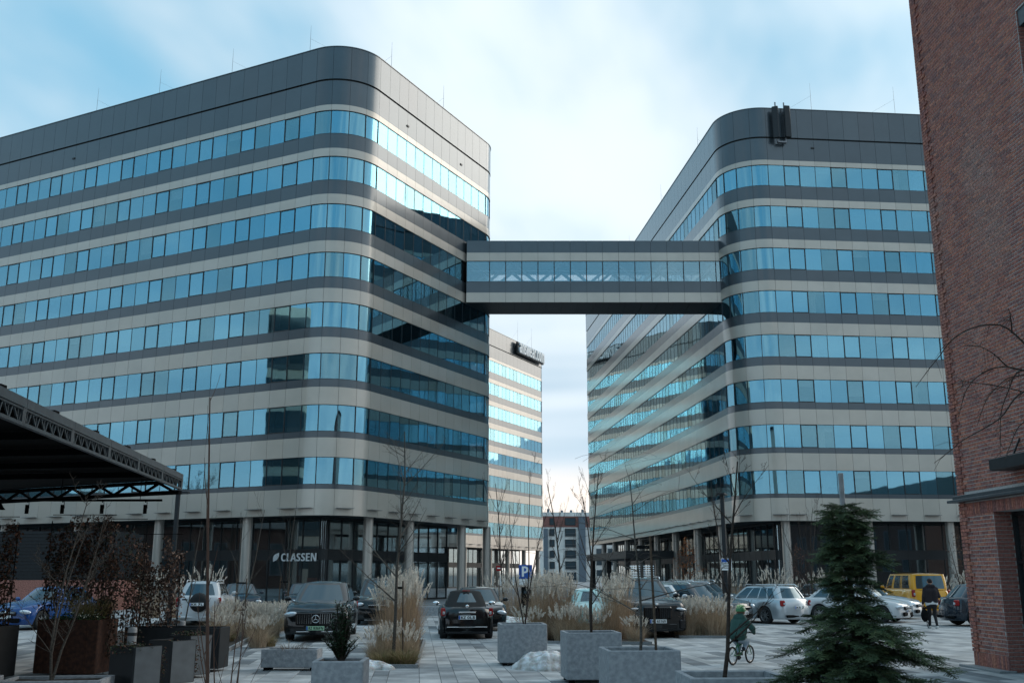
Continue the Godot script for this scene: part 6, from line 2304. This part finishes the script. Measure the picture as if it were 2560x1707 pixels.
func build_people():
	# ---- walking person with a bag
	var sk := Color(0.42, 0.24, 0.17)
	var jk := Color(0.012, 0.011, 0.014)
	var tr := Color(0.010, 0.011, 0.013)
	var sh := Color(0.66, 0.66, 0.64)
	var hr := Color(0.016, 0.011, 0.009)
	var p := thing("person", "person in black hooded jacket and trousers walking away, bag in hand", "person", Vector3(15.29, 0, -37.9), deg_to_rad(-4.0))
	var b := []
	var fw := Vector3(0, 0, -1)
	b.append_array(head_bones(Vector3(0, 1.635, 0.0), Vector3(0.1, -0.12, -1).normalized(), 1.0, sk, hr))
	b.append([Vector3(0, 1.46, 0.01), Vector3(0, 1.57, 0.0), 0.055, 0.052, sk])
	b.append([Vector3(-0.10, 1.49, 0.045), Vector3(0.10, 1.49, 0.045), 0.065, 0.065, jk])     # hood lying on the back
	b.append([Vector3(-0.165, 1.40, 0), Vector3(0.165, 1.40, 0), 0.085, 0.085, jk])
	b.append([Vector3(-0.09, 1.30, 0.01), Vector3(-0.10, 0.98, 0.02), 0.145, 0.135, jk])
	b.append([Vector3(0.09, 1.30, 0.01), Vector3(0.10, 0.98, 0.02), 0.145, 0.135, jk])
	b.append([Vector3(-0.10, 0.885, 0.0), Vector3(0.10, 0.885, 0.0), 0.125, 0.125, Color(0.62, 0.63, 0.64)])   # shirt hem
	b.append([Vector3(-0.085, 0.84, 0.0), Vector3(0.085, 0.84, 0.0), 0.115, 0.115, tr])
	# left leg forward, right leg pushing off
	b.append([Vector3(-0.09, 0.83, 0), Vector3(-0.085, 0.46, -0.09), 0.088, 0.062, tr])
	b.append([Vector3(-0.085, 0.46, -0.09), Vector3(-0.08, 0.09, -0.13), 0.060, 0.045, tr])
	b.append([Vector3(0.09, 0.83, 0), Vector3(0.085, 0.45, 0.0), 0.088, 0.062, tr])
	b.append([Vector3(0.085, 0.45, 0.0), Vector3(0.08, 0.10, 0.16), 0.060, 0.045, tr])
	b.append([Vector3(-0.08, 0.045, -0.10), Vector3(-0.085, 0.035, -0.28), 0.042, 0.035, sh])
	b.append([Vector3(0.08, 0.055, 0.18), Vector3(0.085, 0.035, 0.02), 0.042, 0.035, sh])
	# arms: the left hangs with the bag, the right is bent in front
	b.append([Vector3(-0.205, 1.39, 0), Vector3(-0.265, 1.12, 0.02), 0.072, 0.060, jk])
	b.append([Vector3(-0.265, 1.12, 0.02), Vector3(-0.30, 0.88, -0.03), 0.058, 0.046, jk])
	b.append_array(hand_bones(Vector3(-0.302, 0.86, -0.03), Vector3(-0.05, -1, 0).normalized(), Vector3(0, 0, -1), 1.0, sk))
	b.append([Vector3(0.205, 1.39, 0), Vector3(0.275, 1.13, 0.03), 0.072, 0.060, jk])
	b.append([Vector3(0.275, 1.13, 0.03), Vector3(0.16, 1.10, -0.20), 0.058, 0.046, jk])
	b.append_array(hand_bones(Vector3(0.15, 1.10, -0.215), Vector3(-0.5, 0.2, -0.85).normalized(), Vector3(0, 1, 0), 1.0, sk))
	put(p, "body", skin(b, 0.0175, 0.035), M.cloth)
	var bag := thing("bag", "black backpack carried by the walking person, strap dangling to the ground", "bag", Vector3(15.0, 0, -37.85), deg_to_rad(20.0))
	var bm := MB.new(true)
	blob(bm, Vector3(-0.02, 0.46, 0), Vector3(0.15, 0.23, 0.10), Basis(), 16)
	blob(bm, Vector3(-0.03, 0.38, 0.07), Vector3(0.11, 0.12, 0.06), Basis(), 14)
	put(bag, "sack", bm.done(), M.black)
	var sp := MB.new(true)
	sp.tube([Vector3(-0.02, 0.66, 0), Vector3(-0.04, 0.76, 0), Vector3(0.0, 0.80, 0), Vector3(0.02, 0.74, 0), Vector3(0.0, 0.66, 0)], [0.012, 0.012, 0.012, 0.012, 0.012], 6)
	sp.tube([Vector3(0.02, 0.30, 0.02), Vector3(0.08, 0.20, 0.03), Vector3(0.11, 0.08, 0.02), Vector3(0.07, 0.015, 0.02), Vector3(0.05, 0.10, 0.02), Vector3(0.03, 0.24, 0.02)], [0.012, 0.012, 0.012, 0.012, 0.012, 0.012], 6)
	put(bag, "strap", sp.done(), M.black)
	# ---- child on a bicycle
	build_bicycle()

func build_bicycle():
	var at := Vector3(5.02, 0, -23.05)
	var turn := deg_to_rad(180.0 - 42.0)     # +z of the bicycle points away and to the right
	var bike := thing("bicycle", "small child's bicycle under the child in green", "bicycle", at, turn)
	var R := 0.195
	var zf := 0.38
	var zr := -0.36
	for w in [["wheel", zf], ["wheel", zr]]:
		var t := MB.new(true)
		var pts := []
		var rad := []
		for k in 33:
			var a := TAU * k / 32.0
			pts.append(Vector3(0, R + cos(a) * (R - 0.02), w[1] + sin(a) * (R - 0.02)))
			rad.append(0.021)
		t.tube(pts, rad, 8, false)
		var wh := put(bike, "wheel", t.done(), M.rubber)
		var s := MB.new()
		for k in 14:
			var a := TAU * k / 14.0
			s.bar(Vector3(0.012 if k % 2 else -0.012, R, w[1]), Vector3(0, R + cos(a) * (R - 0.04), w[1] + sin(a) * (R - 0.04)), 0.003, 0.003)
		s.tube([Vector3(-0.04, R, w[1]), Vector3(0.04, R, w[1])], [0.014, 0.014], 8)
		put(wh, "spokes", s.done(), M.chrome)
		var rm := MB.new(true)
		var rp := []
		var rr := []
		for k in 33:
			var a := TAU * k / 32.0
			rp.append(Vector3(0, R + cos(a) * (R - 0.045), w[1] + sin(a) * (R - 0.045)))
			rr.append(0.009)
		rm.tube(rp, rr, 6, false)
		put(wh, "rim", rm.done(), M.rim)
	var fr := MB.new(true)
	var bb := Vector3(0, 0.20, -0.02)
	var seat_t := Vector3(0, 0.46, -0.14)
	var head := Vector3(0, 0.52, 0.26)
	fr.tube([bb, seat_t], [0.015, 0.014], 8)
	fr.tube([seat_t + Vector3(0, -0.08, 0.03), head + Vector3(0, -0.03, 0)], [0.016, 0.016], 8)
	fr.tube([bb, head + Vector3(0, -0.10, 0.02)], [0.019, 0.019], 8)
	for s in [-0.045, 0.045]:
		fr.tube([bb, Vector3(s, R, zr)], [0.010, 0.009], 6)
		fr.tube([seat_t + Vector3(0, -0.05, 0), Vector3(s, R, zr)], [0.009, 0.009], 6)
		fr.tube([head + Vector3(s * 0.9, -0.10, 0.03), Vector3(s, R, zf)], [0.012, 0.010], 6)
	fr.tube([head + Vector3(0, 0.06, -0.02), head + Vector3(0, -0.12, 0.03)], [0.018, 0.018], 8)
	put(bike, "frame", fr.done(), M.bike_green)
	var sd := MB.new(true)
	blob(sd, Vector3(0, 0.51, -0.17), Vector3(0.07, 0.03, 0.12), Basis(), 12)
	sd.tube([seat_t, Vector3(0, 0.50, -0.155)], [0.011, 0.011], 6)
	put(bike, "saddle", sd.done(), M.black)
	var hb := MB.new(true)
	hb.tube([head + Vector3(0, 0.05, -0.02), head + Vector3(0, 0.13, -0.03)], [0.013, 0.013], 6)
	hb.tube([Vector3(-0.25, 0.66, 0.20), Vector3(-0.12, 0.66, 0.22), Vector3(0, 0.65, 0.23), Vector3(0.12, 0.66, 0.22), Vector3(0.25, 0.66, 0.20)], [0.015, 0.012, 0.012, 0.012, 0.015], 8)
	put(bike, "handlebar", hb.done(), M.black)
	var ck := MB.new(true)
	ck.tube([bb + Vector3(-0.05, 0, 0), bb + Vector3(0.05, 0, 0)], [0.013, 0.013], 6)
	ck.lathe([Vector2(0.0, 0.034), Vector2(0.062, 0.034), Vector2(0.062, 0.040), Vector2(0, 0.040)], 20, bb, Basis(Vector3(0, 0, 1), -PI * 0.5))
	ck.tube([bb + Vector3(0.055, 0, 0), bb + Vector3(0.06, -0.10, 0.05)], [0.010, 0.010], 6)
	ck.tube([bb + Vector3(-0.055, 0, 0), bb + Vector3(-0.06, 0.10, -0.05)], [0.010, 0.010], 6)
	ck.box(bb + Vector3(0.10, -0.10, 0.05), Vector3(0.08, 0.018, 0.07))
	ck.box(bb + Vector3(-0.10, 0.10, -0.05), Vector3(0.08, 0.018, 0.07))
	put(bike, "crank", ck.done(), M.dark_steel)
	# child
	var kid := thing("person", "child in a green padded jacket and green helmet riding a small bicycle", "person", at, turn)
	var sk := Color(0.50, 0.30, 0.22)
	var jk := Color(0.026, 0.078, 0.066)
	var tr := Color(0.24, 0.31, 0.37)
	var so := Color(0.018, 0.018, 0.02)
	var b := []
	b.append_array(head_bones(Vector3(0.0, 1.085, 0.09), Vector3(0.15, -0.1, 1).normalized(), 0.92, sk, Color(0.16, 0.10, 0.06)))
	b.append([Vector3(0, 0.96, 0.05), Vector3(0, 1.04, 0.07), 0.048, 0.045, sk])
	b.append([Vector3(-0.07, 0.985, 0.01), Vector3(0.07, 0.985, 0.01), 0.075, 0.075, jk])
	b.append([Vector3(-0.09, 0.90, 0.03), Vector3(0.09, 0.90, 0.03), 0.098, 0.098, jk])
	b.append([Vector3(-0.065, 0.84, 0.0), Vector3(-0.075, 0.62, -0.11), 0.125, 0.126, jk])
	b.append([Vector3(0.065, 0.84, 0.0), Vector3(0.075, 0.62, -0.11), 0.125, 0.126, jk])
	b.append([Vector3(-0.06, 0.585, -0.12), Vector3(0.06, 0.585, -0.12), 0.10, 0.10, jk])
	b.append([Vector3(-0.07, 0.535, -0.10), Vector3(-0.095, 0.47, 0.10), 0.082, 0.062, tr])
	b.append([Vector3(-0.095, 0.47, 0.10), Vector3(-0.10, 0.34, -0.03), 0.058, 0.044, tr])
	b.append([Vector3(0.07, 0.535, -0.10), Vector3(0.095, 0.38, 0.10), 0.082, 0.060, tr])
	b.append([Vector3(0.095, 0.38, 0.10), Vector3(0.10, 0.17, 0.03), 0.056, 0.042, tr])
	b.append([Vector3(-0.10, 0.335, -0.05), Vector3(-0.10, 0.330, 0.06), 0.036, 0.032, so])
	b.append([Vector3(0.10, 0.135, 0.01), Vector3(0.10, 0.132, 0.12), 0.038, 0.034, so])
	for s in [-1.0, 1.0]:
		b.append([Vector3(s * 0.155, 0.89, 0.04), Vector3(s * 0.255, 0.76, 0.10), 0.074, 0.064, jk])
		b.append([Vector3(s * 0.255, 0.76, 0.10), Vector3(s * 0.235, 0.69, 0.18), 0.062, 0.048, jk])
		b.append_array(hand_bones(Vector3(s * 0.228, 0.685, 0.185), Vector3(-s * 0.25, -0.35, 0.85).normalized(), Vector3(s, 0, 0), 0.72, so))
	put(kid, "body", skin(b, 0.014, 0.028), M.cloth)
	# quilting of the jacket: slim raised seams
	var q := MB.new(true)
	for y in [0.60, 0.70, 0.79]:
		var t: float = (y - 0.58) / 0.26
		var c := Vector3(0, y, lerpf(-0.12, 0.0, t))
		var pts := []
		var rr := []
		for k in 25:
			var a := TAU * k / 24.0
			pts.append(c + Vector3(cos(a) * 0.196, 0, sin(a) * 0.124))
			rr.append(0.006)
		q.tube(pts, rr, 5, false)
	put(kid, "jacket_seams", q.done(), M.jacket_seam)
	var hm := MB.new(true)
	var hc := Vector3(0.0, 1.135, 0.085)
	var rows := []
	for i in 9:
		var e := i / 8.0 * PI * 0.56
		var r := []
		for k in 25:
			var a := TAU * k / 24.0
			r.append(hc + Vector3(sin(e) * cos(a) * 0.108, cos(e) * 0.112, sin(e) * sin(a) * 0.128))
		rows.append(r)
	hm.sheet(rows, true)
	var helmet := put(kid, "helmet", hm.done(), M.helmet_green)
	var hv := MB.new(true)
	for a in [-0.55, 0.0, 0.55]:
		var pts := []
		for k in 7:
			var e := -1.15 + 2.3 * k / 6.0
			pts.append(hc + Vector3(sin(a) * 0.085 * cos(e) * 1.25, cos(e) * 0.116 * cos(a * 0.6), sin(e) * 0.128))
		hv.tube(pts, [0.006, 0.012, 0.014, 0.014, 0.014, 0.012, 0.006], 6)
	put(helmet, "vent_stripe", hv.done(), M.helmet_pale)
# ---------------------------------------------------------------- street things
func build_street_things():
	lamp_post("slim black street lamp with a flat head left of the office entrance", Vector3(-13.15, 0, -40.0), 5.05, 0.0)
	lamp_post("slim black street lamp among the parked cars in front of the right office block", Vector3(8.31, 0, -40.2), 5.0, 1.2)
	var post := thing("post", "plain pale post behind the conifer", "post", Vector3(8.45, 0, -26.0))
	put(post, "shaft", cbox_mesh(Vector3(0.11, 4.45, 0.11), 0.012, Vector3(0, 2.22, 0)), M.post_grey)
	put(post, "base_plate", cbox_mesh(Vector3(0.24, 0.03, 0.24), 0.005, Vector3(0, 0.015, 0)), M.dark_steel)
	# parking sign
	var s := thing("parking_sign", "blue square parking sign with white P on a dark pillar", "sign", Vector3(0.60, 0, -46.0), deg_to_rad(3.0))
	put(s, "pole", cbox_mesh(Vector3(0.07, 2.35, 0.07), 0.01, Vector3(0, 1.17, -0.05)), M.dark_steel)
	put(s, "board", cbox_mesh(Vector3(0.60, 0.60, 0.03), 0.008, Vector3(0, 2.02, 0)), M.sign_blue)
	var tm := text_mesh("P", 0.62, 0.01)
	var bb := tm.get_aabb()
	put(s, "letter", tm, M.sign_white, Transform3D(Basis(), Vector3(-bb.get_center().x - 0.02, 2.03 - bb.get_center().y, 0.022)))
	put(s, "small_plate", cbox_mesh(Vector3(0.56, 0.26, 0.02), 0.004, Vector3(0, 1.57, 0)), M.sign_white)
	var tot := thing("ticket_machine", "black parking ticket machine below the blue parking sign", "ticket machine", Vector3(0.62, 0, -45.4), deg_to_rad(3.0))
	put(tot, "cabinet", cbox_mesh(Vector3(0.42, 1.38, 0.32), 0.03, Vector3(0, 0.69, 0)), M.black)
	put(tot, "display", box_mesh(Vector3(0.22, 0.12, 0.01), Vector3(0, 1.16, 0.163)), M.far_window)
	var rs := thing("small_sign", "small red and white notice board in front of the distant office block", "sign", Vector3(-0.75, 0, -60.0))
	put(rs, "pole", cbox_mesh(Vector3(0.07, 2.2, 0.07), 0.01, Vector3(0, 1.1, -0.05)), M.dark_steel)
	put(rs, "board", cbox_mesh(Vector3(0.34, 0.30, 0.03), 0.006, Vector3(0, 2.25, 0)), M.tail_red)
	put(rs, "notice", box_mesh(Vector3(0.22, 0.06, 0.01), Vector3(0, 2.25, 0.02)), M.sign_white)
	# direction board by the lamp
	var ib := thing("information_board", "small white and blue information board by the black lamp in the car park", "sign", Vector3(8.2, 0, -39.4))
	put(ib, "pole", cbox_mesh(Vector3(0.05, 2.5, 0.05), 0.01, Vector3(0, 1.25, -0.04)), M.dark_steel)
	put(ib, "board", cbox_mesh(Vector3(0.40, 0.44, 0.02), 0.004, Vector3(0, 2.28, 0)), M.sign_white)
	put(ib, "header", box_mesh(Vector3(0.38, 0.12, 0.006), Vector3(0, 2.42, 0.013)), M.sign_blue)
	for k in 4: put(ib, "text_line", box_mesh(Vector3(0.30 - 0.03 * k, 0.022, 0.004), Vector3(-0.02, 2.31 - 0.055 * k, 0.012)), M.dark_steel)
	# slatted white screens above the black off-roader's roof
	for k in 2:
		var sc := thing("slatted_screen", ["white slatted screen behind the black luxury off-roader, left one of the pair", "white slatted screen behind the black luxury off-roader, right one of the pair"][k], "screen", Vector3([7.15, 7.95][k], 0, -60.0), deg_to_rad([10.0, -14.0][k]), "white slatted screens")
		for sx in [-0.30, 0.30]: put(sc, "post", cbox_mesh(Vector3(0.05, 2.45, 0.05), 0.008, Vector3(sx, 1.22, -0.03)), M.dark_steel)
		for i in 7: put(sc, "slat", cbox_mesh(Vector3(0.62, 0.055, 0.02), 0.004, Vector3(0, 1.62 + 0.125 * i, 0)), M.sign_white)
	# pale bollards under the canopy
	for k in 3:
		var b := thing("bollard", ["pale grey bollard right of the rusty planter", "pale grey bollard left of the rusty planter", "pale grey bollard behind the rusty planter's right end"][k], "bollard", Vector3([-7.22, -9.75, -7.15][k], 0, [-19.9, -19.2, -22.6][k]), 0.0, "pale bollards under the canopy")
		var m := MB.new(true)
		m.lathe([Vector2(0.085, 0), Vector2(0.085, 0.90), Vector2(0.075, 0.93), Vector2(0.0, 0.94)], 20)
		put(b, "shaft", m.done(), M.post_grey)
		var c := MB.new(true)
		c.lathe([Vector2(0.088, 0.78), Vector2(0.088, 0.84)], 20)
		put(b, "ring", c.done(), M.dark_steel)
	# low brick annexe and its louvred front behind the climbers
	var an := thing("annexe", "low brick annexe with dark louvres behind the climbers at the left", "building", Vector3(-27.5, 0, -58.0), deg_to_rad(63.4 - 90.0 + 26.6))
	put(an, "wall", box_mesh(Vector3(12.0, 1.6, 4.0), Vector3(0, 0.8, 0)), M.brick_4)
	put(an, "upper_wall", box_mesh(Vector3(11.9, 2.6, 3.9), Vector3(0, 2.9, 0)), M.dark_steel)
	for k in 14: put(an, "louvre", box_mesh(Vector3(11.6, 0.05, 0.06), Vector3(0, 1.75 + 0.18 * k, 1.99)), M.dark_steel)
	surroundings()

func lamp_post(label: String, at: Vector3, h: float, turn: float):
	var l := thing("street_lamp", label, "street lamp", at, turn, "slim black street lamps")
	put(l, "mast", cbox_mesh(Vector3(0.15, h - 0.1, 0.15), 0.012, Vector3(0, h * 0.5, 0)), M.dark_steel)
	put(l, "lamp_head", cbox_mesh(Vector3(0.78, 0.07, 0.30), 0.015, Vector3(0.03, h, 0)), M.dark_steel)
	put(l, "base_plate", cbox_mesh(Vector3(0.30, 0.03, 0.30), 0.005, Vector3(0, 0.015, 0)), M.dark_steel)

# houses and trees outside the frame that the office glass mirrors
func surroundings():
	hall("long brick hall behind the camera with pitched roof and arched windows", Vector3(14.0, 0, 34.0), 0.0, 64.0, 14.0, 9.5, 13.5)
	hall("brick hall far to the left outside the frame, mirrored in the ground floor glass", Vector3(-88.0, 0, -38.0), 90.0, 70.0, 14.0, 8.0, 12.0)
	hall("brick hall to the right behind the brick house", Vector3(66.0, 0, -12.0), 90.0, 50.0, 14.0, 10.0, 14.0)
	for k in 7:
		bare_tree("leafless street tree outside the frame to the left, mirrored in the office glass", Vector3(-62.0 - 4.0 * (k % 2), 0, -74.0 + k * 9.0), 9.0 + 1.5 * (k % 3), 200 + k, {"r": 0.16, "kids": [3, 3, 2], "spread": 0.7, "clear": 0.25, "ratio": 0.46, "tip": 0.012}, M.bark, 0, "street_tree", "street trees outside the frame")
	# banded block that shows in the big block's lower windows
	var t := thing("office_building", "banded office block out of frame, mirrored in the big block's lower windows", "office building", Vector3(-57.4, 0, -41.2), deg_to_rad(26.6))
	put(t, "wall", box_mesh(Vector3(15.0, 30.5, 15.0), Vector3(0, 15.25, 0)), M.light_panel)
	for k in 8:
		put(t, "window_band", box_mesh(Vector3(15.12, 1.8, 15.12), Vector3(0, 4.0 + k * 3.5, 0)), M.far_window)
		put(t, "sill_band", box_mesh(Vector3(15.16, 0.6, 15.16), Vector3(0, 2.78 + k * 3.5, 0)), M.dark_panel)

func hall(label: String, at: Vector3, turn: float, l: float, d: float, h: float, ridge: float):
	var o := thing("brick_hall", label, "hall", at, deg_to_rad(turn), "brick halls around the plaza")
	put(o, "wall", box_mesh(Vector3(l, h, d), Vector3(0, h * 0.5, 0)), M.old_brick)
	var r := MB.new()
	for s in [-1.0, 1.0]:
		var a := Vector3(-l * 0.5 - 0.4, h - 0.1, s * (d * 0.5 + 0.5))
		var b := Vector3(l * 0.5 + 0.4, h - 0.1, s * (d * 0.5 + 0.5))
		var c := Vector3(l * 0.5 + 0.4, ridge, 0)
		var e := Vector3(-l * 0.5 - 0.4, ridge, 0)
		if s > 0: r.quad(a, b, c, e)
		else: r.quad(b, a, e, c)
	for s in [-1.0, 1.0]: r.tri(Vector3(s * l * 0.5, h, d * 0.5 * s), Vector3(s * l * 0.5, h, -d * 0.5 * s), Vector3(s * l * 0.5, ridge, 0))
	put(o, "roof", r.done(), M.roof_felt)
	var n := int(l / 4.0)
	for s in [-1.0, 1.0]:
		for k in n:
			var w := put(o, "window", box_mesh(Vector3(1.7, h * 0.5, 0.12)), M.far_window, Transform3D(Basis(), Vector3((k - (n - 1) * 0.5) * 4.0, h * 0.48, s * (d * 0.5 + 0.02))))
			put(w, "frame", frame_ring(1.9, h * 0.5 + 0.2, 0.12, 0.2), M.plaster_grey)
